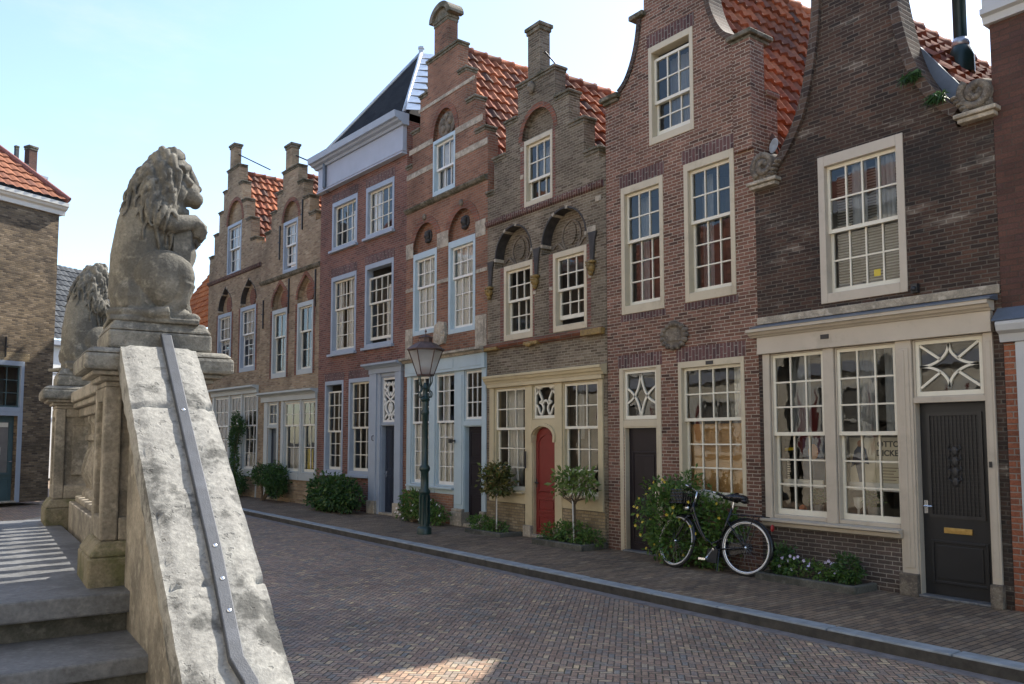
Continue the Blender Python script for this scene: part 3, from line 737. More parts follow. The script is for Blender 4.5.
h.window(6.90, 7.61, 2.0, 2.78, casing='paint_cream', fw=.02, fb=.02, ft=.02, rec=.07, proud=0.0, tracery=tr, tw=.03, name='fanlight')
h.door(6.92, 7.60, .03, 1.9, 'door_plum', rec=.085, jamb='paint_cream', panels=((.12, .88, .05, .32), (.12, .88, .38, .8)), hx=.85, step='stone_blue')
h.b(MB().box(6.82, 6.9, -.012, .2, 0, 2.81).box(7.61, 7.69, -.012, .2, 0, 2.81).box(6.9005, 7.6095, -.012, .2, 2.78, 2.8105).box(6.9005, 7.6095, -.01, .2, 1.9, 2.001), 'door_frame', 'paint_cream', bev=.006)
h.b(MB().box(8.55, 8.68, -.02, -.0125, 2.75, 2.80), 'vent_plate', 'iron_black')
h.soldier(((8.19, 9.09, 5.705, .2), (6.89, 7.78, 5.675, .2), (7.52, 8.40, 7.725, .2), (8.03, 9.19, 2.825, .2), (6.82, 7.69, 2.815, .2), (8.19, 9.09, 3.56, .1), (6.89, 7.78, 3.54, .1)))
uc = 7.985
half = smoothpath([(1.09, 7.24), (.93, 7.36), (.79, 7.58), (.68, 7.88), (.61, 8.26)], 4)
out = [(6.55, 0), (9.42, 0), (9.42, 7.12), (uc + 1.12, 7.12)] + [(uc + a, z) for a, z in half] + [(uc + .56, 8.27), (uc + .54, 9.3), (uc, 9.62), (uc - .54, 9.3), (uc - .56, 8.27)] + [(uc - a, z) for a, z in half[::-1]] + [(uc - 1.12, 7.12), (6.55, 7.12)]
h.wall(out, 'brick_purple', .26)
m = MB()
for sx in (1, -1): m.ribbon([(uc + sx * (a + .03), z + .015) for a, z in half], .08, -.03, .28)
h.b(m, 'gable_coping', 'brick_rowlock')
m = MB()
for a, b2 in ((9.12, 9.42), (6.55, 6.85)):
    m.box(a - .02, b2 + .01, -.05, .38, 7.121, 7.17); m.box(a - .06, b2 + .05, -.1, .42, 7.1705, 7.24)
for sx in (1, -1): m.box(uc + sx * .66 - .15, uc + sx * .66 + .15, -.09, .28, 8.271, 8.35)
h.b(m, 'gable_moulding', 'stone_moss', bev=.015)
h.b(MB().box(9.13, 9.425, -.05, .0, 5.6, 7.12), 'pier', 'brick_purple')
h.b(MB().box(9.20, 9.43, .265, .52, 5.2, 6.40).box(9.17, 9.46, .2655, .55, 6.4005, 6.47), 'parapet', 'brick_purple')
c = MB(); cx, cz = 7.98, 3.21
c.poly([(cx + .2 * math.cos(R(a)) * (1 + .13 * math.cos(R(4 * a))), cz + .16 * math.sin(R(a)) * (1 + .1 * math.cos(R(4 * a)))) for a in range(0, 360, 12)], -.035, .0)
for a in range(0, 360, 24): c.ball((cx + .225 * math.cos(R(a)), -.03, cz + .17 * math.sin(R(a))), (.05, .04, .04), 8, 6)
c.box(cx - .13, cx + .13, -.05, -.0355, cz - .07, cz + .07); c.ball((cx, -.04, cz + .18), (.09, .05, .05), 8, 6)
h.b(c, 'cartouche', 'stone_relief', smooth=False)
ro = h.slope(uc, 9.2, 9.56, 5.42, .33, 9, 'tiles_orange'); h.ridge(uc, 9.22, .33, 9, 'tiles_orange', ro); h.slope(uc, 9.2, 6.45, 6.3, .33, 9, 'tiles_orange')
h.b(MB().add([(9.35, .34, 5.62), (9.75, .34, 5.32), (9.75, 9, 5.32), (9.35, 9, 5.62)], [(0, 1, 2, 3)]), 'valley_gutter', 'lead_pale', recalc=False)
h.shell(6.2, 5.4, mat='brick_purple')
dsh = MB().lathe([(.0, 0), (.08, .008), (.14, .03), (.165, .05), (.155, .054), (.08, .02), (0, .012)], seg=18)
o = h.b(dsh, 'satellite_dish', 'lead_pale', smooth=True)
o.data.transform(Matrix.Translation((9.60 - 6.55 - 0, .22, 5.62)) @ Matrix.Rotation(R(85), 4, 'X') @ Matrix.Rotation(R(-20), 4, 'Y') @ Matrix.Scale(.6, 4) @ Matrix.Translation((6.55, 0, 0)))
h.b(MB().tube([(9.60, .25, 5.62), (9.60, .36, 5.50), (9.45, .45, 5.45)], .012, 6), 'dish_arm', 'iron_black', o)

# ---- grey-brown stepped gable, red door
h = House(3.2, 6.54, 'weathered grey-brown brick house with a stepped gable, black arches and an arched red door')
for u, z in (((5.20, 6.07), (3.55, 4.94)), ((3.75, 4.62), (3.54, 4.95))):
    h.window(u[0], u[1], z[0], z[1], 4.28, 3, 2, 2, fw=.10, fb=.11, rec=.07, gb=.11 if u[0] > 5 else 0)
h.window(4.38, 5.19, 5.94, 7.18, 6.42, 3, 2, 1, fw=.09, fb=.09, rec=.07, gb=.0, curtains=((0, .9, .5, 1, 'drape', 'curtain', .3),))
for uc, half in ((4.02, .58), (5.47, .60)):
    pts = h.arch_recess(uc, half, 5.13, .58, 4.955, .2, 'brick_grey', soffit='black_band')
    t = MB()
    for sx in (-1, 1):
        t.ribbon([(uc + sx * x, z) for x, z in smoothpath([(.50, 5.08), (.36, 5.16), (.24, 5.06), (.14, 5.0)], 4)], .04, .175, .2)
        t.ribbon([(uc + sx * x, z) for x, z in smoothpath([(.14, 5.0), (.24, 5.2), (.2, 5.4), (.06, 5.5), (0, 5.52)], 4)], .028, .18, .2)
    h.b(t, 'arch_tracery', 'stone_relief')
    h.b(MB().poly(arc(uc, 5.28, .13, .19, 0, 360, 20)[:-1],   .175, .2), 'arch_panel', 'brick_grey')
m = MB(); cb = []
for x in (3.32, 4.745, 6.22):
    for q in range(5): cb.append((x, 4.62 + q * .09))
    m.poly([(x - .04, 4.6), (x + .04, 4.6), (x + .05, 4.8), (x + .075, 4.98), (x + .12, 5.12), (x - .09, 5.12), (x - .06, 4.97), (x - .05, 4.8)], -.035, .0)
h.b(m, 'arch_bracket', 'black_band', bev=.01)
for x in (3.32, 4.745, 6.22):
    q = MB().ball((x, -.05, 4.52), (.075, .075, .09), 10, 8).ball((x - .03, -.11, 4.55), .025, 8, 6).ball((x + .03, -.11, 4.55), .025, 8, 6).ball((x, -.125, 4.5), .022, 8, 6).box(x - .085, x + .085, -.1, .0, 4.59, 4.63).ball((x, -.05, 4.43), (.045, .05, .05), 8, 6)
    h.b(q, 'corbel_head', 'gilt', smooth=True)
h.b(MB().box(6.09, 6.3, -.015, .0, 5.12, 5.22).box(6.11, 6.2, -.015, .0, 4.36, 4.44).box(6.3, 6.44, -.015, .0, 5.6, 5.69).box(5.09, 5.18, -.012, .0, 4.3, 4.36).box(4.64, 4.71, -.012, .0, 4.3, 4.36).box(4.26, 4.36, -.012, .0, 7.02, 7.1).box(4.26, 4.36, -.012, 0, 6.5, 6.58), 'stone_block', 'stone_trim', bev=.006)
for z in (5.86,):
    h.cornice(3.2, 6.5, [(0, z - .05), (-.05, z - .03), (-.075, z + .02), (-.075, z + .05), (0, z + .075)], 'brick_soldier', 'string_course')
h.cornice(3.2, 6.45, [(0, 3.40), (-.05, 3.42), (-.09, 3.47), (-.09, 3.50), (0, 3.53)], 'arch_brick', 'string_course')
h.b(MB().box(3.2, 3.62, -.098, .0, 3.39, 3.455).box(4.45, 4.85, -.098, .0, 3.39, 3.455).box(6.0, 6.5, -.1, .0, 3.40, 3.505).ball((4.62, -.1, 3.40), (.09, .04, .05), 8, 6), 'gilt_moulding', 'gilt', bev=.012)
h.arch_recess(4.77, .46, 7.19, .50, 7.182, .12, 'brick_grey', ring=.10)
h.b(MB().box(4.26, 4.375, -.004, 0, 5.94, 7.2).box(5.195, 5.27, -.004, 0, 5.94, 7.2).box(3.63, 3.745, -.004, 0, 3.56, 4.94).box(5.08, 5.195, -.004, 0, 3.56, 4.94).box(6.075, 6.17, -.004, 0, 3.56, 4.94).box(4.625, 4.67, -.004, 0, 3.56, 4.94), 'red_brick_quoin', 'brick_redbrown')
for a, b2 in ((3.45, 4.42), (5.44, 6.34)):
    h.window(a, b2, .74, 2.68, 1.91, 3, 2, 3, 'paint_ochre', 'paint_creamwhite', fw=.03, fb=.05, ft=.03, rec=.07, proud=0.0, curtains=((0, .55, 0, 1, 'net', 'curtain', .25),) if a < 4 else ((0, .2, .5, 1, 'drape', 'curtain', .3),))
fu = 4.935
tr = []
for sx in (-1, 1):
    tr.append([(fu + sx * x, z) for x, z in smoothpath([(.22, 2.62), (.15, 2.5), (.10, 2.4), (.16, 2.36), (.1, 2.33), (.06, 2.25), (.12, 2.13), (.2, 2.1)], 5)])
    tr.append([(fu + sx * x, z) for x, z in smoothpath([(.27, 2.32), (.2, 2.27), (.17, 2.2), (.12, 2.13)], 5)])
    tr.append([(fu + sx * x, z) for x, z in smoothpath([(.27, 2.5), (.22, 2.54), (.17, 2.62), (.12, 2.6)], 5)])
tr.append(arc(fu, 2.33, .07, .06, 0, 180, 8))
h.window(4.62, 5.25, 2.06, 2.68, casing='paint_ochre', fw=.02, fb=.02, ft=.02, rec=.07, proud=0.0, tracery=tr, tw=.034, name='fanlight')
top = [(4.62, .05), (5.25, .05), (5.25, 1.74)] + arc(4.935, 1.74, .315, .19, 0, 180, 12)[1:-1] + [(4.62, 1.74)]
d = h.door(4.62, 5.25, .05, 2.05, 'door_red', rec=.06, jamb='paint_ochre', panels=((.12, .88, .04, .17), (.12, .88, .2, .32), (.14, .86, .37, .38)), top=top, hx=.08, handle='iron_black', hz=.45)
h.b(MB().ribbon([(4.70, .75), (4.70, 1.6)] + arc(4.935, 1.6, .235, .2, 180, 0, 12) + [(5.17, 1.6), (5.17, .75), (4.70, .75)], .03, .046, .059), 'panel_moulding', 'door_red', d)
af = MB().poly([(4.62, 1.6), (4.62, 2.06), (5.25, 2.06), (5.25, 1.6)] + arc(4.935, 1.74, .29, .185, 0, 180, 12), -.02, .058)
af.ribbon([(4.62, 1.66)] + arc(4.935, 1.74, .33, .225, 170, 10, 14) + [(5.25, 1.66)], .05, -.06, -.0205)
h.b(af, 'door_frame', 'paint_ochre')
m = MB()
for a, b2, z in ((3.31, 3.45, .56), (4.42, 4.62, .2), (5.25, 5.44, .2), (6.34, 6.45, .56)): m.box(a, b2, -.03, .12, z, 2.68)
m.box(3.4505, 4.4195, -.025, 0, .56, .74); m.box(5.4405, 6.3395, -.025, 0, .56, .74); m.box(3.4505, 4.4195, -.10, -.0, .741, .77); m.box(5.4405, 6.3395, -.10, 0, .741, .77)
m.box(3.28, 6.47, -.075, 0, 2.681, 2.75)
h.b(m, 'shopfront', 'paint_ochre', bev=.006)
h.b(MB().box(4.41, 4.63, -.075, .12, 0, .1995).box(5.24, 5.45, -.075, .12, 0, .1995), 'pilaster_base', 'stone_trim', bev=.01)
h.cornice(3.24, 6.53, [(0, 2.751), (-.08, 2.751), (-.095, 2.79), (-.12, 2.81), (-.135, 2.85), (-.155, 2.86), (-.155, 2.90), (0, 2.925)], 'paint_ochre')
h.base(3.24, 4.40, .559, 'brick_yellow', -.03); h.base(5.46, 6.50, .559, 'brick_yellow', -.03)
h.b(MB().box(4.47, 4.5, -.08, -.0605, 1.2, 1.5), 'iron_bar', 'iron_black')
out = h.steps_outline(4.72, [(1.66, 6.48), (1.30, 7.10), (.92, 7.70), (.54, 8.28)], 6.3)
h.wall(out, 'brick_grey', .25)
h.chimney(4.50, 4.86, -.01, .22, 8.33, 9.28, 'brick_grey', flare=.05)
q = MB().ball((4.62, -.03, 8.12), (.09, .07, .12), 10, 8).ball((4.62, -.09, 8.12), (.03, .03, .03), 8, 6); h.b(q, 'carved_head', 'stone_relief', smooth=True)
ro = h.slope(4.72, 8.42, 6.6, 5.45, .35, 9, 'tiles_orange', tw=.22, tl=.29); h.ridge(4.72, 8.44, .35, 9, 'tiles_orange', ro); h.slope(4.72, 8.42, 3.1, 5.85, .35, 9, 'tiles_orange')
h.b(MB().tube([(5.35, 3.9, 7.5), (5.35, 3.9, 8.7)], .07, 10), 'vent_pipe', 'lead')
h.b(MB().tube([(4.86, .1, 8.75), (5.15, .2, 8.35)], .014, 6), 'stay_rod', 'iron_black')
h.shell(5.9, 5.5, mat='brick_grey')

# ---- orange brick stepped gable, pale blue front
h = House(0.0, 3.2, 'orange brick house with a stepped gable, pale stone bands and a pale blue shopfront')
h.window(.33, 1.32, 3.98, 5.80, 5.04, 3, 2, 3, 'paint_blue', 'paint_white', fw=.12, fb=.1, ft=.14, rec=.08, curtains=((-.06, 1.06, 0, 1, 'net', 'curtain', .098),))
h.window(1.79, 2.78, 3.87, 5.80, 5.03, 3, 2, 3, 'paint_blue', 'paint_white', fw=.12, fb=.1, ft=.14, rec=.08, curtains=((-.06, 1.06, 0, 1, 'net', 'curtain', .098),))
h.window(1.14, 2.02, 6.92, 8.14, 7.5, 3, 1, 1, 'paint_blue', 'paint_white', fw=.08, fb=.1, rec=.08, curtains=((0, 1, .5, 1, 'blind_white', 'blind', .14), (.0, .3, 0, .5, 'blind_white', 'blind', .14), (.7, 1, 0, .5, 'blind_white', 'blind', .14)))
for uc, zs, r in ((.83, 5.81, .62), (2.29, 5.81, .60)):
    h.arch_recess(uc, .52, zs, r, zs - .005, .10, 'brick_orange', ring=.16)
    q = MB().poly(arc(uc, zs + .33, .135, .15, 0, 360, 20)[:-1], .075, .1); h.b(q, 'medallion', 'black_band')
    q = MB().ball((uc, .05, zs + .33), (.075, .07, .10), 12, 8).ball((uc + .01, -.02, zs + .31), (.02, .03, .025), 8, 6).ball((uc, .06, zs + .23), (.10, .05, .05), 10, 6).ball((uc, .06, zs + .40), (.085, .07, .05), 10, 6)
    h.b(q, 'medallion_head', 'black_band', smooth=True)
    q = MB().ball((uc, -.03, zs + r + .12), (.06, .05, .07), 10, 8); h.b(q, 'keystone_head', 'stone_relief', smooth=True)
h.arch_recess(1.58, .44, 8.15, .60, 8.145, .10, 'brick_orange', ring=.13)
q = MB().poly(arc(1.58, 8.42, .33, .27, 0, 360, 24)[:-1], .06, .1)
for a, r in ((20, .16), (80, .2), (150, .17), (220, .15), (300, .17)): q.ball((1.58 + r * math.cos(R(a)), .05, 8.42 + .8 * r * math.sin(R(a))), (.08, .05, .09), 8, 6)
h.b(q, 'relief', 'stone_relief')
m = MB()
for a, b2, z0, z1 in ((.5, 2.74, 8.98, 9.06), (.1, 1.13, 8.12, 8.24), (2.03, 3.02, 8.03, 8.17), (0, 1.13, 7.56, 7.68), (2.03, 3.2, 7.5, 7.63), (0.0, .32, 5.74, 6.08), (1.33, 1.78, 5.74, 6.08), (2.79, 3.14, 5.70, 6.03), (0, .32, 4.99, 5.07), (1.33, 1.78, 4.99, 5.07), (2.79, 3.2, 4.98, 5.06), (0, .32, 3.42, 4.16), (2.79, 3.18, 3.46, 4.14)): m.box(a, b2, -.014, 0, z0, z1)
h.b(m, 'stone_band', 'stone_trim', bev=.006)
h.b(MB().box(2.87, 3.10, -.022, -.0145, 3.55, 4.05), 'stone_panel', 'stone_trim', bev=.01)
q = MB().poly([(1.33, 3.66), (1.70, 3.70), (1.76, 3.9), (1.72, 4.14), (1.5, 4.18), (1.34, 4.1), (1.30, 3.85)], -.07, 0)
for i in range(9): q.ball((1.53 + .13 * math.cos(i * 2.1), -.07, 3.9 + .15 * math.sin(i * 1.7)), (.05, .03, .06), 8, 6)
h.b(q, 'carved_tablet', 'stone_trim')
h.cornice(0, 3.2, [(0, 6.78), (-.05, 6.80), (-.09, 6.85), (-.09, 6.88), (0, 6.91)], 'stone_moss', 'string_course')
h.cornice(0, 3.2, [(0, 3.385), (-.1, 3.385), (-.13, 3.43), (-.2, 3.45), (-.2, 3.49), (0, 3.51)], 'stone_trim', 'stone_cornice')
for a, b2 in ((.30, 1.08), (1.31, 2.07)):
    h.window(a, b2, .75, 3.09, 2.08, 3, 3, 4, 'paint_blue', 'paint_white', fw=.025, fb=.03, ft=.03, rec=.06, proud=0.0, curtains=((-.06, 1.06, 0, .55, 'net', 'curtain', .098), (0, .3, .5, 1, 'net', 'curtain', .2), (.7, 1, .5, 1, 'net', 'curtain', .2)))
h.window(2.42, 3.05, 2.08, 3.09, None, 3, 0, 3, 'paint_blue', 'paint_white', fw=.025, fb=.03, ft=.03, rec=.06, proud=0.0, name='fanlight')
h.door(2.42, 3.05, .07, 1.98, 'door_plum', rec=.10, jamb='paint_blue', panels=((.12, .88, .05, .3), (.12, .88, .36, .62), (.12, .88, .67, .95)), hx=.85, hz=.42)
m = MB()
for a, b2, z in ((.13, .30, .6), (1.08, 1.31, .6), (2.07, 2.42, .34), (3.05, 3.19, .34)): m.box(a, b2, -.03, .14, z, 3.09)
m.box(2.12, 2.37, -.045, -.0305, .42, 3.0); m.box(.3005, 1.0795, -.02, 0, .6, .75); m.box(1.3105, 2.0695, -.02, 0, .6, .75); m.box(.2, 2.06, -.09, -.0, .70, .74); m.box(2.4205, 3.0495, -.03, .15, 1.981, 2.079)
m.box(.1, 3.195, -.075, 0, 3.091, 3.384)
m.box(.28, 1.15, -.085, -.0755, 3.15, 3.34); m.box(1.25, 2.1, -.085, -.0755, 3.15, 3.34); m.box(2.3, 3.1, -.085, -.0755, 3.15, 3.34)
h.b(m, 'shopfront', 'paint_blue', bev=.006)
h.b(MB().box(2.03, 2.45, -.10, .14, 0, .28).box(2.05, 2.43, -.08, .14, .2805, .3395).box(3.03, 3.215, -.10, .14, 0, .28).box(3.04, 3.205, -.08, .14, .2805, .3395), 'pilaster_base', 'stone_trim', bev=.015)
h.base(.05, 2.02, .599, 'brick_orange', -.02)
h.b(MB().box(2.09, 2.19, -.13, -.0755, 1.66, 1.70).box(2.05, 2.1, -.15, -.0755, 1.64, 1.72), 'wall_bracket', 'iron_black')
out = h.steps_outline(1.50, [(1.62, 7.86), (1.26, 8.60), (.93, 9.32), (.62, 10.0)], 7.7)
h.wall(out, 'brick_orange', .25)
ch = h.chimney(1.17, 1.72, -.01, .24, 10.05, 10.80, 'brick_orange', flare=.03)
c = arc(1.445, 10.80, .42, .33, 0, 180, 16); ci = arc(1.445, 10.80, .30, .21, 0, 180, 16)
h.b(MB().poly(c + ci[::-1], -.07, .3).poly(ci, .0, .24), 'chimney_hood', 'stone_moss', ch)
ro = h.slope(1.5, 10.2, 3.35, 6.78, .37, 9, 'tiles_orange', tw=.22, tl=.29); h.ridge(1.5, 10.22, .37, 9, 'tiles_orange', ro); h.slope(1.5, 10.2, -.1, 7.2, .37, 9, 'tiles_orange')
h.b(MB().box(3.22, 3.38, .36, 9, 6.72, 6.82), 'gutter', 'lead_pale')
h.shell(7.3, 6.9, mat='brick_orange')

# ---- red-purple house with the white cornice and slate roof
h = House(-4.2, 0.0, 'red-brown brick house with a straight pale cornice, slate roof and tall grey-blue windows', far=True)
kw = dict(casing='paint_greyblue', sash='paint_creamwhite', fw=.12, fb=.10, ft=.12, sill=.05)
h.window(-3.55, -2.25, 6.56, 7.84, None, 4, 0, 3, rec=.10, curtains=((.2, .75, 0, .9, 'net', 'curtain', .3),), **kw); h.window(-1.82, -.54, 6.56, 7.83, None, 4, 0, 3, rec=.10, curtains=((-.05, .3, 0, 1, 'net', 'curtain', .098), (.75, 1.05, 0, 1, 'net', 'curtain', .098)), **kw)
h.window(-3.54, -2.25, 3.87, 5.88, 5.03, 4, 2, 3, rec=.10, curtains=((-.05, .25, 0, 1, 'net', 'curtain', .098), (.45, 1.05, 0, 1, 'net', 'curtain', .098)), **kw)
h.window(-1.82, -.53, 3.89, 5.92, 4.97, 4, 2, 3, rec=.10, gt=.2, gb=.1, curtains=((.3, .7, 0, .8, 'net', 'curtain', .3),), **kw)
kw.update(fw=.11, ft=.1)
h.window(-3.80, -2.83, .85, 3.2, 1.92, 3, 3, 3, rec=.10, gt=.16, **kw)
h.window(-2.55, -1.50, .85, 3.2, 2.0, 3, 3, 3, rec=.10, curtains=((.55, 1, 0, 1, 'net', 'curtain', .25),), **kw)
fu = -.66; tr = []
for sx in (-1, 1):
    tr.append([(fu + sx * x, z) for x, z in smoothpath([(.0, 3.0), (.1, 2.95), (.2, 3.02), (.25, 2.92), (.16, 2.85), (.22, 2.78), (.12, 2.7), (0, 2.62)], 5)])
    tr.append([(fu + sx * x, z) for x, z in smoothpath([(.0, 2.62), (.16, 2.55), (.2, 2.42), (.12, 2.32), (.0, 2.26)], 5)])
    tr.append([(fu + sx * x, z) for x, z in smoothpath([(.26, 2.66), (.2, 2.6), (.26, 2.5)], 5)])
    tr.append([(fu + sx * x, z) for x, z in smoothpath([(.24, 2.2), (.12, 2.3), (.05, 2.2), (.14, 2.16)], 5)])
    tr.append([(fu + sx * x, z) for x, z in smoothpath([(.07, 3.04), (.12, 2.84), (.05, 2.72), (.0, 2.8)], 5)])
tr += [[(fu, 2.26), (fu, 2.62)], arc(fu, 2.44, .07, .1, 0, 360, 12)]
h.window(-.99, -.33, 2.08, 3.16, casing='paint_greyblue', sash='paint_white', fw=.03, fb=.03, ft=.03, rec=.08, proud=0.0, tracery=tr, tw=.042, name='fanlight')
h.door(-.99, -.33, .05, 2.04, 'door_navy', rec=.11, jamb='paint_greyblue', panels=((.12, .46, .05, .42), (.54, .88, .05, .42), (.12, .46, .48, .95), (.54, .88, .48, .95)), hx=.1, hz=.44)
m = MB()
for a, b2 in ((-1.42, -1.12), (-.30, -.06)): m.box(a, b2, -.09, 0, .3, 3.24)
m.box(-1.13, -.99, -.05, .2, 0, 3.24); m.box(-.9895, -.3305, -.03, .2, 2.041, 2.079); m.box(-.9895, -.3305, -.03, -.001, 3.161, 3.24); m.box(-.33, -.2995, -.05, .2, 0, 3.24); m.box(-1.45, -.04, -.1, 0, 3.241, 3.36)
h.b(m, 'door_case', 'paint_greyblue', bev=.008)
h.b(MB().box(-1.45, -1.10, -.12, 0, 0, .2995).box(-.32, -.03, -.12, 0, 0, .2995), 'pilaster_base', 'stone_trim', bev=.015)
h.cornice(-1.55, .02, [(0, 3.361), (-.12, 3.361), (-.16, 3.40), (-.26, 3.43), (-.26, 3.47), (0, 3.52)], 'paint_greyblue')
h.b(MB().tube([(-1.2, -.09, 1.80), (-1.2, -.13, 1.79), (-1.19, -.135, 1.75), (-1.2, -.13, 1.70), (-1.2, -.09, 1.69)], .010, 6), 'bell_pull', 'iron_black')
out = rect(-4.2, 0, 0, 9.0)
h.soldier(((-3.55, -2.25, 7.845, .22), (-1.82, -.54, 7.835, .22), (-3.54, -2.25, 5.885, .22), (-1.82, -.53, 5.925, .22), (-3.80, -2.83, 3.205, .2), (-2.55, -1.5, 3.205, .2)))
h.wall(out, 'brick_redbrown', .32)
plain('paint_frieze', (.345, .372, .43), .5, .06, 3, dirt=((.36, .38, .42), .3))
h.b(MB().box(-4.17, -.02, -.12, 0, 8.24, 8.86).box(-4.18, 0.0, -.16, 0, 8.20, 8.2395).box(-4.18, 0, -.14, 0, 8.27, 8.30), 'frieze', 'paint_frieze', bev=.01)
h.cornice(-4.26, .06, [(0, 8.861), (-.17, 8.861), (-.2, 8.91), (-.28, 8.93), (-.31, 8.97), (-.38, 8.98), (-.40, 9.13), (.0, 9.13)], 'paint_greyblue')
h.b(MB().tube([(-3.72, -.17, 9.0), (-3.72, -.17, 8.3), (-3.72, -.05, 8.18)], .05, 8), 'downpipe', 'lead')
y0, ax, ay, az = -.1, -2.1, 1.75, 11.9
m = MB().add([(-4.2, y0, 9.17), (0, y0, 9.17), (ax, ay, az)], [(0, 1, 2)]).add([(0, y0, 9.17), (0, 9, 9.17), (ax, 9, az), (ax, ay, az)], [(0, 1, 2, 3)]).add([(-4.2, y0, 9.17), (ax, ay, az), (ax, 9, az), (-4.2, 9, 9.17)], [(0, 1, 2, 3)])
m.uv = [(v[0] * 4 + v[1] * 4, v[2] * 5) for v in m.v]
ro = h.b(m, 'roof', 'slates')
m = MB()
for e in ((0, y0, 9.2), (-4.2, y0, 9.2)):
    a, b2 = Vector(e), Vector((ax, ay, az + .03)); m.tube([a, a.lerp(b2, .25), a.lerp(b2, .5), a.lerp(b2, .75), b2], .045, 8)
h.b(m, 'lead_hip', 'lead_pale', ro, smooth=True)
m = MB(); a, b2 = Vector((0, y0, 9.2)), Vector((ax, ay, az))
for i in range(9):
    p = a.lerp(b2, i / 9); q = a.lerp(b2, (i + .92) / 9); s2 = Vector((.42, .30, -.12)) * .9
    m.add([p + Vector((0, 0, .03)), p + s2 + Vector((0, 0, .07)), q + s2 * .75 + Vector((0, 0, .03)), q + Vector((0, 0, .03))], [(0, 1, 2, 3)])
h.b(m, 'lead_flashing', 'zinc', ro, recalc=False)
h.b(MB().lathe([(.07, 11.8), (.07, 12.0), (.09, 12.02), (.09, 12.07), (.02, 12.1)], ax, ay, 8), 'finial', 'lead_pale', ro)
h.shell(9.0, 9.0, mat='brick_redbrown')

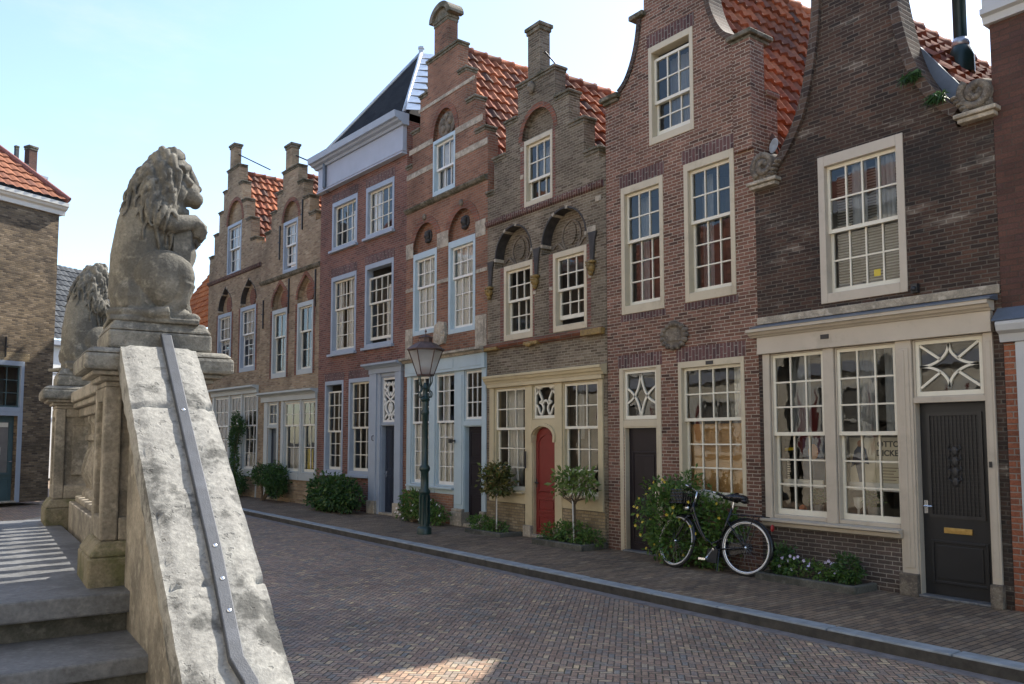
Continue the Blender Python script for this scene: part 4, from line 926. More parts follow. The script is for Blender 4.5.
# ---- tan twins with stepped gables
for (u0, u1, uc, lab, steps, zb, top, fl, arches, arz, strz, ck, ridge, eave) in (
    (-8.02, -4.2, -6.12, 'tan brick stepped-gable house with iron wall anchors and a clipped bush at its door', [(1.62, 7.85), (1.24, 8.38), (.86, 8.90), (.50, 9.42)], 7.6,
     (-6.5, -5.58, 6.45, 7.93), ((-7.15, -6.17, 3.47, 5.45), (-5.5, -4.55, 3.48, 5.46)), (-6.68, -5.04), 5.72, 6.36, (-6.46, -6.06, 9.45, 10.2), 9.3, 6.8),
    (-12.4, -8.02, -10.42, 'tan brick stepped-gable house farthest along the row, climbing plant by its blue door', [(1.94, 7.9), (1.55, 8.6), (1.16, 9.28), (.80, 9.92), (.50, 10.55)], 7.7,
     (-10.78, -9.62, 7.0, 8.69), ((-11.45, -10.28, 3.8, 5.82), (-9.55, -8.35, 3.8, 5.83)), (-10.9, -8.98), 6.1, 6.98, (-10.75, -10.36, 10.58, 11.4), 10.45, 6.3)):
    h = House(u0, u1, lab, far=True); b = u0 > -9
    n = 2 if b else 3
    h.window(*top, (top[2] + top[3]) / 2 + .05, 3, 2, 2, casing='paint_greyblue', sash='paint_white', fw=.1, fb=.1, rec=.08, gb=.12 if b else 0, curtains=((.15, 1, 0, 1, 'net', 'curtain', .098),))
    tc = (top[0] + top[1]) / 2
    h.arch_recess(tc, (top[1] - top[0]) / 2 + .02, top[3] + .02, .52 if b else .72, top[3] + .01, .10, 'brick_tan', ring=.12)
    for i, f in enumerate(fl):
        h.window(*f, f[3] - (f[3] - f[2]) * (.42 if not b else .40), n, 1 if b else 2, 2 if b else 3, casing='paint_greygreen' if b else 'paint_greyblue', sash='paint_creamwhite' if b else 'paint_white', fw=.12, fb=.14, rec=.08, curtains=() if b else ((0, 1, .5, 1, 'net', 'curtain', .098),))
        fc = (f[0] + f[1]) / 2; hw = (f[1] - f[0]) / 2
        h.arch_recess(fc, hw + .03, f[3] + .12, .50 if b else .62, f[3] + .01, .16, 'brick_tan', ring=.10 if b else None, soffit=None if b else 'black_band', point=.25)
        h.b(MB().poly(arc(fc, f[3] + .3, .22, .26, 0, 360, 18)[:-1], .13, .16), 'arch_panel', 'arch_brick')
        h.b(MB().box(f[0] - .14, f[0] - .01, -.004, 0, f[2], f[3]).box(f[1] + .01, f[1] + .12, -.004, 0, f[2], f[3]), 'red_brick_quoin', 'arch_brick')
    h.cornice(u0, u1, [(0, strz - .06), (-.05, strz - .03), (-.08, strz + .03), (-.08, strz + .05), (0, strz + .08)], 'stone_moss' if b else 'brick_soldier', 'string_course')
    pm = 'paint_greygreen'
    if b:
        h.window(-6.24, -5.22, .8, 2.78, 2.1, 2, 2, 2, pm, 'paint_creamwhite', fw=.05, rec=.07, proud=0.0, curtains=((.1, 1, 0, .33, 'blind_white', 'blind', .13),))
        h.window(-5.12, -4.30, .8, 2.78, 2.1, 2, 2, 2, pm, 'paint_creamwhite', fw=.05, rec=.07, proud=0.0, curtains=((.0, .5, 0, .33, 'yellow_cloth', 'blind', .13), (.5, 1, 0, .33, 'blind_white', 'blind', .16)))
        h.window(-7.32, -6.66, 2.1, 2.78, None, 2, 0, 2, pm, 'paint_creamwhite', fw=.04, rec=.07, proud=0.0, name='fanlight')
        h.door(-7.28, -6.66, .08, 2.05, 'door_navy', rec=.1, jamb=pm, hx=.85)
        m = MB()
        for a, b2, z in ((-7.55, -7.3205, 0), (-6.6595, -6.58, 0), (-6.40, -6.2405, .62), (-5.2195, -5.1205, .62), (-4.2995, -4.22, .62)): m.box(a, b2, -.025, .1, z, 2.79)
        m.box(-6.2395, -5.2205, -.05, 0, .62, .799); m.box(-5.1195, -4.3005, -.05, 0, .62, .799); m.box(-7.3195, -6.6605, -.03, .15, 2.051, 2.099)
        m.box(-7.7, -4.22, -.07, 0, 2.791, 2.93); h.b(m, 'shopfront', pm, bev=.006)
        h.cornice(-7.75, -4.2, CP(2.931, 3.06, .22), pm)
        h.anchors(((-6.05, 5.25, 6.25), (-4.42, 5.25, 6.25), (-7.78, 5.0, 5.85), (-6.72, 6.9, 7.9), (-5.28, 7.5, 8.35)))
    else:
        h.window(-11.56, -10.32, .78, 3.1, 2.14, 3, 2, 3, pm, 'paint_white', fw=.05, rec=.07, proud=0.0)
        h.window(-10.20, -9.32, 2.14, 3.1, None, 3, 0, 2, pm, 'paint_white', fw=.05, rec=.07, proud=0.0, name='fanlight')
        h.window(-9.20, -8.10, .78, 3.1, 2.14, 3, 2, 3, pm, 'paint_white', fw=.05, rec=.07, proud=0.0, curtains=((0, 1, 0, .2, 'blind_white', 'blind', .13),))
        h.door(-10.20, -9.32, .08, 2.1, 'door_blue', rec=.1, jamb=pm, hx=.85)
        m = MB()
        for a, b2 in ((-11.72, -11.5605), (-10.3195, -10.2005), (-9.3195, -9.2005), (-8.0995, -8.03)): m.box(a, b2, -.025, .1, 0, 3.11)
        m.box(-11.5595, -10.3205, -.05, 0, .6, .779); m.box(-9.1995, -8.1005, -.05, 0, .6, .779)
        m.box(-11.75, -8.03, -.07, 0, 3.111, 3.2); h.b(m, 'shopfront', pm, bev=.006)
        h.cornice(-11.8, -8.02, CP(3.201, 3.34, .22), pm)
    out = h.steps_outline(uc, steps, zb)
    h.wall(out, 'brick_tan', .28)
    h.chimney(ck[0], ck[1], 0, .22, ck[2], ck[3], 'brick_tan', flare=.05)
    ro = h.slope(uc, ridge, u1 + .05, eave, .35, 9, 'tiles_orange', tw=.22, tl=.30); h.ridge(uc, ridge + .02, .35, 9, 'tiles_orange', ro); h.slope(uc, ridge, u0 - .05, eave, .35, 9, 'tiles_orange', tw=.22, tl=.30)
    h.b(MB().tube([(ck[1] - .02, .12, ck[3] - .35), (ck[1] + .75, .9, ridge + .05)], .02, 6), 'stay_rod', 'iron_black')
    h.shell(eave - .1, eave - .1, mat='brick_tan')

# ---- maroon house at the right edge
h = House(12.40, 16.2, 'plain maroon brick house at the right edge with pale grey shopfront beside the black door')
h.window(13.3, 14.4, 3.4, 5.2, 4.3, 3, 2, 3, 'paint_greygreen', 'paint_white'); h.window(14.8, 15.8, 3.4, 5.2, 4.3, 3, 2, 3, 'paint_greygreen', 'paint_white')
h.window(13.4, 15.4, .7, 2.5, 1.7, 4, 2, 2, 'paint_greygreen', 'paint_white', fw=.05)
h.wall(rect(12.403, 16.2, 0, 6.05), 'brick_maroon', .32)
h.b(MB().box(12.41, 12.53, -.008, 0, 0, 2.68), 'red_brick_strip', 'brick_red_strip')
plain('paint_grey', (.44, .455, .46), .45, .06, 3, dirt=((.33, .34, .34), .3))
h.b(MB().box(12.53, 13.2, -.05, 0, 0, 2.69).box(15.6, 16.1, -.05, 0, 0, 2.69).box(13.2, 15.6, -.05, 0, 2.55, 2.69), 'shopfront', 'paint_grey', bev=.006)
h.cornice(12.40, 16.2, [(0, 2.691), (-.07, 2.691), (-.09, 2.77), (-.15, 2.80), (-.17, 2.86), (-.17, 2.89), (-.001, 2.96)], 'paint_grey')
h.cornice(12.36, 16.2, [(0, 2.961), (-.16, 2.9), (-.165, 2.905), (-.001, 3.05)], 'lead', 'lead_flashing')
h.cornice(12.36, 16.2, [(.1, 6.051), (-.05, 6.051), (-.07, 6.12), (-.12, 6.14), (-.12, 6.2), (-.06, 6.22), (-.06, 6.6), (-.35, 6.75), (-.38, 6.9), (.1, 6.9)], 'paint_grey')
m = MB().ribbon([(12.60, 1.60), (12.645, 1.76), (12.69, 1.60), (12.735, 1.76)], .012, -.056, -.0505).ribbon([(12.735, 1.76), (12.775, 1.765)], .01, -.056, -.0505).ribbon([(12.58, 1.605), (12.61, 1.6)], .01, -.056, -.0505).box(12.60, 13.1, -.056, -.0505, 1.535, 1.55)
h.b(m, 'painted_letter', 'ink')
h.b(MB().add([(12.3, -.3, 6.92), (16.2, -.3, 6.92), (16.2, 4, 9.2), (12.3, 4, 9.2)], [(0, 1, 2, 3)]).add([(12.3, 4, 9.2), (16.2, 4, 9.2), (16.2, 9, 6.9), (12.3, 9, 6.9)], [(0, 1, 2, 3)]), 'roof', 'slates', recalc=False)
h.shell(6.9, 6.9)
# ------------------------------------------------------------------ ground
def sheet(name, x0, x1, y0, y1, z, mat):
    return tag(MB().add([(x0, y0, z), (x1, y0, z), (x1, y1, z), (x0, y1, z)], [(0, 1, 2, 3)]).build(name, mat, recalc=False), kind='structure')
sheet('ground', -400, 400, -400, 400, -.16, 'earth')
sheet('road', -60, 40, -30, 6.78, -.105, 'road_brick')
sheet('pavement', -27.2, 16, 6.94, 9.6, 0.0, 'pavement_brick')
m = MB(); x = -27.0; rng = random.Random(3)
while x < 12:
    L = .85 + rng.random() * .4; j = (rng.random() - .5) * .006
    m.box(x + .007, x + L - .007, 6.77, 6.955, -.16, .006 + j); x += L
tag(m.build('kerb', 'kerb_stone', bev=.012), kind='structure')
m = MB().box(-60, 40, 6.62, 6.764, -.15, -.099)
tag(MB().box(-27, 12, 6.7645, 6.7695, -.15, -.012).build('kerb_face', 'kerb_dark'), kind='structure')  # thin strip of darker brown along the kerb's vertical side
plain('gutter_stone', (.17, .15, .14), .8, .3, 9, bump=.4)
tag(m.build('gutter', 'gutter_stone'), kind='structure')

# ------------------------------------------------------------------ stairs, balustrade, ramp
TS = R(2.9783); SROT = PI / 2 - TS
sd = lambda q, p, z=0.0: (-math.cos(TS) * p + math.sin(TS) * q, math.sin(TS) * p + math.cos(TS) * q, z)
st = empty('entrance_stairs', sd(0, 0), SROT, 'bluestone landing and steps in front of the lion balustrade', 'stairs')
QL, QR = -2.0, .80
m = MB().box(QL, QR, 4.80, 9.62, .79, .90)
m.build('landing', 'stone_blue', st, bev=.012)
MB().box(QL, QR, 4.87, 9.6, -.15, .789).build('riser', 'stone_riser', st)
for i, (z, p) in enumerate(((.69, 4.24), (.48, 3.66), (.27, 3.08), (.06, 2.5))):
    MB().box(QL, QR, p, 4.868 - (.6 * i), z - .085, z).build('step', 'stone_blue', st, bev=.012)
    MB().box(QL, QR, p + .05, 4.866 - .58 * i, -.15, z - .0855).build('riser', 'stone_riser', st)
bal = empty('stone_balustrade', sd(.92, 5.28), SROT, 'weathered tan stone balustrade with two square piers beside the landing', 'balustrade')
bo = (-.92, -5.28)
def bb(mb, name, mat, parent=None, **k):
    mb.v = [(x + bo[0] + .0185 * (y - 5.07), y + bo[1], z) for x, y, z in mb.v]; return mb.build(name, mat, parent or bal, **k)
def pyr(m, x0, x1, y0, y1, z0, z1, i):
    return m.add([(x0, y0, z0), (x1, y0, z0), (x1, y1, z0), (x0, y1, z0), (x0 + i, y0 + i, z1), (x1 - i, y0 + i, z1), (x1 - i, y1 - i, z1), (x0 + i, y1 - i, z1)],
                 [(0, 3, 2, 1), (4, 5, 6, 7), (0, 1, 5, 4), (1, 2, 6, 5), (2, 3, 7, 6), (3, 0, 4, 7)])
def pier(p0):
    q0, q1 = .645, 1.195; p1 = p0 + .46
    m = MB().box(q0 + .04, q1 - .04, p0 + .04, p1 - .04, 1.1, 2.0)
    for a, b2 in ((q0, q0 + .09), (q1 - .09, q1)):      # corner stiles, front and back faces, recessed panels between
        m.box(a, b2, p0, p0 + .09, 1.14, 2.0); m.box(a, b2, p1 - .09, p1, 1.14, 2.0)
    for a, b2, z0, z1 in ((q0 + .0905, q1 - .0905, 1.14, 1.27), (q0 + .0905, q1 - .0905, 1.92, 2.0)):
        m.box(a, b2, p0, p0 + .05, z0, z1); m.box(a, b2, p1 - .05, p1, z0, z1)
    for a, b2 in ((q0, q0 + .05), (q1 - .05, q1)):
        m.box(a, b2, p0 + .0905, p1 - .0905, 1.14, 1.27); m.box(a, b2, p0 + .0905, p1 - .0905, 1.92, 2.0)
    m.box(q0 + .15, q1 - .15, p0 + .018, p0 + .045, 1.36, 1.84)
    o = bb(m, 'pier', 'stone_pier', bev=.012)
    m = MB().box(.585, 1.255, p0 - .065, p1 + .065, .80, 1.06); pyr(m, .585, 1.255, p0 - .065, p1 + .065, 1.0605, 1.14, .05)
    bb(m, 'pier_base', 'stone_base', o, bev=.015)
    m = MB(); prof = ((.0, 2.0, 2.03), (.03, 2.0305, 2.06), (.075, 2.0605, 2.085))
    for e, z0, z1 in prof: m.box(q0 - e, q1 + e, p0 - e, p1 + e, z0, z1)
    bb(m, 'pier_necking', 'stone_pier', o, bev=.01)
    m = MB().box(q0 - .12, q1 + .13, p0 - .11, p1 + .11, 2.0855, 2.18); pyr(m, q0 - .12, q1 + .13, p0 - .11, p1 + .11, 2.1805, 2.215, .04)
    bb(m, 'pier_cap', 'stone_cap', o, bev=.02)
    m = MB().box(.645, 1.205, p0 - .05, p1 + .05, 2.2155, 2.32); pyr(m, .645, 1.205, p0 - .05, p1 + .05, 2.3205, 2.385, .035)
    bb(m, 'plinth', 'stone_cap', o, bev=.015)
P1, P2 = 5.07, 8.92
pier(P1); pier(P2)
bb(MB().box(.78, 1.14, P1 + .53, P2 - .07, .80, 1.12).box(.83, 1.09, P1 + .53, P2 - .07, 1.1205, 1.17), 'base_course', 'stone_pier', bev=.012)
bb(MB().box(.84, 1.08, P1 + .47, P2 - .01, 1.92, 2.0).box(.79, 1.13, P1 + .47, P2 - .01, 2.0005, 2.05).box(.76, 1.16, P1 + .58, P2 - .12, 2.0505, 2.15), 'top_rail', 'stone_pier', bev=.014)
nb = 11
for i in range(nb):
    p = P1 + .53 + (P2 - P1 - .6) * (i + .5) / nb
    m = MB().lathe([(.085, 1.171), (.085, 1.22), (.05, 1.25), (.055, 1.28), (.09, 1.36), (.10, 1.43), (.08, 1.52), (.05, 1.62), (.045, 1.68), (.075, 1.70), (.075, 1.74), (.05, 1.76), (.06, 1.84), (.085, 1.87), (.085, 1.919)], .96, p, 14)
    bb(m, 'baluster', 'stone_pier', smooth=True, angle=50)
# sloping ramp wall with its coping and steel bar
rw = empty('stair_ramp_wall', sd(.9, 3.9), SROT, 'sloping pale stone coping with a steel bar running down beside the steps', 'stair wall')
bo = (-.9, -3.9)
SL = .81; zt = lambda p: 2.2 - SL * (4.92 - p)
def rr_(mb, name, mat, parent=None, **k):
    mb.v = [(x + bo[0], y + bo[1], z) for x, y, z in mb.v]; return mb.build(name, mat, parent or rw, **k)
m = MB(); pts = [(2.32, -.15), (5.0, -.15), (5.0, zt(5.0) - .2), (2.32, zt(2.32) - .2)]
m.add([(.765, p, z) for p, z in pts] + [(1.06, p, z) for p, z in pts], [(0, 1, 2, 3), (7, 6, 5, 4), (0, 4, 5, 1), (1, 5, 6, 2), (2, 6, 7, 3), (3, 7, 4, 0)])
k = 0
for p in (4.66, 4.3, 3.95, 3.6, 3.2):     # blocks of the string stepping out under the coping
    m.add([(.735, p - .30, zt(p - .3) - .2), (.735, p, zt(p) - .2), (.735, p, zt(p) - .46), (.735, p - .30, zt(p - .3) - .34), (.764, p - .30, zt(p - .3) - .2), (.764, p, zt(p) - .2), (.764, p, zt(p) - .46), (.764, p - .30, zt(p - .3) - .34)],
          [(0, 1, 2, 3), (7, 6, 5, 4), (0, 4, 5, 1), (1, 5, 6, 2), (2, 6, 7, 3), (3, 7, 4, 0)])
rr_(m, 'string_wall', 'stone_pier', bev=.012)
m = MB(); nl = 150; prof = []
for i in range(17): prof.append((.70 + .40 * i / 16, 0.0))
prof += [(1.105, -.03), (1.105, -.08), (1.10, -.13), (1.07, -.17)] + [(1.03 - .3 * i / 6, -.17) for i in range(7)] + [(.70, -.14), (.695, -.09), (.695, -.03)]
cosl = 1 / math.hypot(1, SL); n = len(prof)
for i in range(nl + 1):
    p = 2.30 + (4.95 - 2.30) * i / nl
    for j, (q, dn) in enumerate(prof):
        edge = min(abs(q - .70), abs(q - 1.10)); P = Vector((q * 7, p * 7, dn * 7))
        d = .008 * noise.noise(P) + .004 * noise.noise(P * 3.1) + .002 * noise.noise(P * 7)
        if edge < .03: d -= .012 + .02 * max(0, noise.noise(P * 1.7 + Vector((9, 3, 1))))
        jt = (p * 1.05 + .25 + .02 * noise.noise(Vector((q * 9, 0, 3)))) % 1.0
        if dn == 0 and (jt < .012): d -= .02
        if dn == 0 and .88 < q < 1.01: d *= .3
        e2 = .008 * noise.noise(P * 2 + Vector((5, 5, 5)))
        m.v.append((q + (e2 if dn < 0 else 0), p - SL * cosl * (dn + d) , zt(p) + cosl * (dn + d)))
for i in range(nl):
    for j in range(n): k2 = (j + 1) % n; m.f.append((i * n + j, i * n + k2, (i + 1) * n + k2, (i + 1) * n + j))
m.f.append(tuple(range(n))); m.f.append(tuple(nl * n + j for j in reversed(range(n))))
rr_(m, 'coping', 'stone_coping', smooth=True, angle=55)
m = MB(); path = [(5.03, .945), (4.4, .932), (3.7, .921), (3.26, .90), (3.17, .93), (2.9, .93)]
for i, (p, q) in enumerate(path):
    for dq, h in ((-.028, -.005), (.028, -.005), (.028, .028), (-.028, .028)): m.v.append((q + dq, p - SL * cosl * h, zt(p) + cosl * h))
    if i:
        a, b2 = 4 * (i - 1), 4 * i
        for k in range(4): m.f.append((a + k, a + (k + 1) % 4, b2 + (k + 1) % 4, b2 + k))
m.f += [(0, 1, 2, 3), (23, 22, 21, 20)]
bar = rr_(m, 'steel_bar', 'steel_bar', bev=.005)
for p, q in ((4.468, .933), (3.715, .922), (3.567, .918), (3.434, .914)):
    c = Vector((q + bo[0], p - SL * cosl * .028 + bo[1], zt(p) + cosl * .028)); mm = MB(); mm.ball((0, 0, 0), (.011, .011, .006), 10, 6, Matrix.Rotation(math.atan(SL), 3, 'X')); mm.v = [tuple(Vector(v) + c) for v in mm.v]
    mm.build('rivet', 'steel_bright', bar, smooth=True)
tag(MB().box(-.5, .5, -.18, .18, -.13, .0).build('stone_slab', 'stone_trim', bev=.03), 'pale worn stone slab lying by the foot of the farther pier', 'stone slab').location = (-20.6, 2.5, 0)
bpy.data.objects['stone_slab'].rotation_euler = (0, 0, R(150))

# ------------------------------------------------------------------ lions
def make_lion():
    T = MB()
    T.tube([(-.07, 0, .04), (-.085, 0, .2), (-.085, 0, .42), (-.06, 0, .62), (-.015, 0, .80), (.035, 0, .94), (.065, 0, 1.01)], [.17, .185, .18, .175, .165, .14, .10], 24)
    T.ball((.0, 0, .3), (.15, .18, .26)); T.ball((.04, 0, .56), (.125, .15, .2)); T.ball((.06, 0, .985), (.12, .12, .145), 16, 12); T.ball((.10, 0, .45), (.09, .13, .22)); T.ball((.09, 0, .88), (.09, .105, .13))
    tm = baked(T, [('REMESH', dict(mode='VOXEL', voxel_size=.01)), ('SMOOTH', dict(factor=.5, iterations=4))]); bm = bmesh.new(); bm.from_mesh(tm); bvh = BVHTree.FromBMesh(bm); bm.free(); bpy.data.meshes.remove(tm)
    m = MB(); m.v = list(T.v); m.f = list(T.f)
    m.tube([(.05, 0, .88), (.14, 0, .872), (.205, 0, .866), (.236, 0, .864)], [.11, .09, .077, .056], 20); m.tube([(.10, 0, 1.06), (.15, 0, 1.02), (.183, 0, .97), (.208, 0, .925)], [.055, .05, .044, .04], 14)
    m.tube([(.228, -.034, .908), (.234, 0, .912), (.228, .034, .908)], [.02, .026, .02], 10); m.tube([(.08, 0, .745), (.14, 0, .735), (.182, 0, .733)], [.06, .05, .034], 14)
    for s in (-1, 1):
        m.ball((.222, s * .036, .832), (.042, .042, .046), 12, 10); m.tube([(.158, s * .02, 1.025), (.16, s * .06, 1.022), (.12, s * .105, .995)], [.028, .03, .024], 10); m.ball((.152, s * .074, .972), .019); m.tube([(.13, s * .10, .945), (.185, s * .08, .91)], [.032, .024], 8)
        m.ball((.095, s * .095, .86), (.06, .042, .085)); m.tube([(.09, s * .08, .76), (.15, s * .05, .722)], [.03, .025], 8)
        m.tube([(-.05, s * .11, .70), (.02, s * .155, .635), (.07, s * .165, .62), (.13, s * .152, .640), (.195, s * .122, .66), (.232, s * .105, .63), (.232, s * .1, .565)], [.085, .07, .06, .052, .05, .052, .044], 16)
        for k in range(4): m.tube([(.238, s * (.062 + .028 * k), .65), (.260, s * (.064 + .027 * k), .60), (.243, s * (.066 + .026 * k), .545)], [.018, .0195, .014], 8)
        m.ball((.03, s * .165, .275), (.172, .10, .182), 20, 14); m.ball((.12, s * .185, .29), (.085, .075, .12), 14, 10); m.tube([(.14, s * .19, .25), (.12, s * .195, .13), (.05, s * .195, .06)], [.07, .048, .042], 12)
        m.tube([(-.17, s * .17, .05), (-.02, s * .19, .045), (.10, s * .185, .05), (.17, s * .175, .045)], [.046, .05, .048, .044], 12)
        for k in range(4): m.ball((.192, s * (.125 + .031 * k), .036), (.047, .0155, .032), 10, 8)
        m.ball((-.10, s * .1, .15), (.15, .12, .15))
    m.tube([(-.22, .02, .06), (-.25, -.10, .05), (-.19, -.22, .045), (-.05, -.265, .045), (.05, -.26, .06)], [.035, .034, .03, .03, .04], 10)
    m.box(-.275, .225, -.27, .27, -.01, .022)
    body = baked(m, [('REMESH', dict(mode='VOXEL', voxel_size=.0066)), ('SMOOTH', dict(factor=.5, iterations=2))])
    A = MB(); A.v = list(T.v); A.f = list(T.f)
    for s in (-1, 1): A.tube([(-.05, s * .11, .70), (.02, s * .155, .635), (.07, s * .165, .62)], [.085, .07, .06], 16)
    tm = baked(A, [('REMESH', dict(mode='VOXEL', voxel_size=.01)), ('SMOOTH', dict(factor=.5, iterations=6))]); bm = bmesh.new(); bm.from_mesh(tm); bvh = BVHTree.FromBMesh(bm); bm.free(); bpy.data.meshes.remove(tm)
    L = MB(); rng = random.Random(11)
    def axis(z): return Vector((.05 if z > .95 else -.03 + (z - .55) / .4 * .08 if z > .55 else -.03, 0, z))
    def strand(phi, z0, z1, r0, amp, ph, s, lift=.012, freq=1.0, drift=0.0):
        pts = []; rad = []; n = 30
        for k in range(n):
            t = k / (n - 1); z = z0 + (z1 - z0) * t; a = R(phi + drift * t + amp * math.sin(t * 2 * PI * freq + ph)) * s
            up = max(0.0, (z - .98) / .14); d = Vector((math.cos(a), math.sin(a), .12 + 1.5 * up)).normalized(); c = axis(min(z, 1.0))
            hit = bvh.ray_cast(c + d * .9, -d)
            if hit[0] is None: continue
            pts.append(hit[0] + hit[1] * lift * (1 + .5 * math.sin(t * 2 * PI * freq * 2 + ph))); rad.append(r0 * (.88 + .12 * math.sin(t * 2 * PI * freq * 2 + ph)) * (1 - max(0, t - .55) / .45 * .68) * (.6 + .4 * min(1, t * 6)))
        if len(pts) > 6: L.tube(pts, rad, 8)
    for s in (-1, 1):
        for k, phi in enumerate(range(78, 128, 6)):
            strand(phi, 1.08, .40 + .07 * (k % 3) + max(0, phi - 98) * .005, .0225, 2.8, k * 1.4, s, .010, 2.0, -22 + (phi - 78) * .45)
        for k, phi in enumerate(range(80, 126, 9)):
            strand(phi, 1.09, .56 + .08 * (k % 3), .0225, 3.4, k * 1.9 + 1, s, .022, 1.6, -12 + (phi - 80) * .25)
        for k, phi in enumerate(range(76, 126, 12)):
            strand(phi, 1.10, .80 + .04 * (k % 2), .020, 3.0, k * 2.1, s, .028, 1.1, -2)
        for k, phi in enumerate(range(126, 180, 9)):
            strand(phi, 1.10, .62 + .06 * (k % 3), .022, 3.0, k * 1.7, s, .009, 2.2, 0)
    for i in range(13):
        a = R(-80 + 160 * i / 12); d = Vector((math.cos(a) * .45, math.sin(a), .95)).normalized(); hit = bvh.ray_cast(Vector((.05, 0, .99)) + d * .9, -d)
        if hit[0]: L.tube([hit[0] + Vector((-.05, 0, .022)), hit[0] + Vector((.0, 0, .018)), hit[0] + Vector((.028, 0, .0)), hit[0] + Vector((.04, 0, -.025))], [.016, .02, .016, .008], 7)
    mane = baked(L, [('REMESH', dict(mode='VOXEL', voxel_size=.0052)), ('SMOOTH', dict(factor=.5, iterations=3))])
    root = empty('stone_lion', (0, 0, 0))
    link_mesh('body', body, 'stone_lion', root); link_mesh('mane', mane, 'stone_lion', root)
    m = MB(); nn = 11; N = 15 * nn
    for xo, cv in ((.226, .045), (.10, .02)):
        for i in range(15):
            z = .03 + .56 * i / 14; w = .05 + .13 * min(1, (i / 14) * 1.6) - .03 * max(0, (i - 11) / 3) - .012 * math.sin(i / 14 * 9)
            for k in range(nn):
                u = -1 + 2 * k / (nn - 1); m.v.append((xo - cv * u * u - .018 * (1 - i / 14) + (.012 * math.sin(i * 1.3) * (1 - u * u) if xo > .15 else 0), u * w, z))
    for i in range(14):
        for k in range(nn - 1):
            a = i * nn + k; m.f += [(a, a + 1, a + nn + 1, a + nn), (N + a, N + a + nn, N + a + nn + 1, N + a + 1)]
    for i in range(14):
        for k in (0, nn - 1): a = i * nn + k; m.f.append((a, a + nn, N + a + nn, N + a))
    for k in range(nn - 1): m.f += [(k, k + 1, N + k + 1, N + k), (14 * nn + k, 14 * nn + k + 1, N + 14 * nn + k + 1, N + 14 * nn + k)]
    m.build('shield', 'stone_lion', root, smooth=True, angle=50)
    return root
lion = make_lion(); lion.location = sd(.93, 5.29, 2.384); lion.rotation_euler = (0, 0, SROT + R(-4))
tag(lion, 'weathered stone lion seated upright on the nearer pier, face and shield visible', 'lion statue', 'stone lions on the balustrade piers')
l2 = copy_tree(lion); l2.location = sd(1.005, 9.15, 2.384); l2.scale = (.965,) * 3; lion.scale = (.965,) * 3; l2.rotation_euler = (0, 0, SROT + R(22))
l2['label'] = 'stone lion on the farther pier, turned away so only its curly mane shows'

# ------------------------------------------------------------------ lamp post
lp = empty('street_lamp', (-13.01, 7.70, 0), 0, 'dark green cast iron street lamp with a six-sided copper lantern on the pavement', 'street lamp')
MB().lathe([(.135, 0), (.135, .10), (.125, .12), (.095, .14), (.09, .2), (.088, .72), (.105, .74), (.105, .78), (.075, .82), (.072, 1.12), (.095, 1.15), (.10, 1.18), (.095, 1.21), (.06, 1.25), (.056, 1.6), (.052, 2.15), (.075, 2.18), (.075, 2.22), (.055, 2.26), (.055, 2.40), (.08, 2.42), (.085, 2.45), (.05, 2.49), (.042, 2.62), (.06, 2.65), (.03, 2.75)], seg=16).build('post', 'iron_green', lp, smooth=True, angle=45)
for i in range(8):
    a = 2 * PI * i / 8; MB().tube([(.094 * math.cos(a), .094 * math.sin(a), .18), (.094 * math.cos(a), .094 * math.sin(a), .7)], .014, 6).build('flute', 'iron_green', lp)
for i in range(4):
    a = 2 * PI * i / 4 + .4; P = lambda r, z: (r * math.cos(a), r * math.sin(a), z)
    MB().tube(smoothpath([P(.05, 2.5), P(.13, 2.48), (P(.15, 2.56)), P(.11, 2.60), P(.09, 2.66), P(.15, 2.76), P(.145, 2.88)], 5), .012, 6).build('scroll_bracket', 'iron_green', lp, smooth=True)
lan = MB().lathe([(.155, 2.87), (.165, 2.89), (.155, 2.905)], seg=6)
z0, z1, r0, r1 = 2.90, 3.345, .155, .315
for i in range(6):
    a = 2 * PI * i / 6; lan.tube([(r0 * math.cos(a), r0 * math.sin(a), z0), (r1 * math.cos(a), r1 * math.sin(a), z1)], .011, 6)
lan.lathe([(.31, 3.335), (.345, 3.345), (.35, 3.365), (.29, 3.41), (.2, 3.47), (.13, 3.50)], seg=6); lan.lathe([(.12, 3.49), (.125, 3.57), (.14, 3.58), (.06, 3.62), (.02, 3.64)], seg=8); lan.tube([(0, 0, 3.63), (0, 0, 3.74)], .01, 6); lan.ball((0, 0, 3.70), .022, 8, 6)
lo = lan.build('lantern', 'copper_brown', lp)
for i in range(6):
    a, b2 = 2 * PI * i / 6, 2 * PI * (i + 1) / 6
    MB().add([(r0 * .97 * math.cos(a), r0 * .97 * math.sin(a), z0), (r0 * .97 * math.cos(b2), r0 * .97 * math.sin(b2), z0), (r1 * .97 * math.cos(b2), r1 * .97 * math.sin(b2), z1), (r1 * .97 * math.cos(a), r1 * .97 * math.sin(a), z1)], [(0, 1, 2, 3)]).build('pane', 'glass_lamp', lo, recalc=False)
MB().lathe([(.07, 2.91), (.08, 3.0), (.06, 3.02)], seg=12).build('burner', 'copper_red', lo, smooth=True)
MB().lathe([(.03, 3.02), (.045, 3.06), (.045, 3.17), (.02, 3.22)], seg=12).build('mantle', 'paper_white', lo, smooth=True)

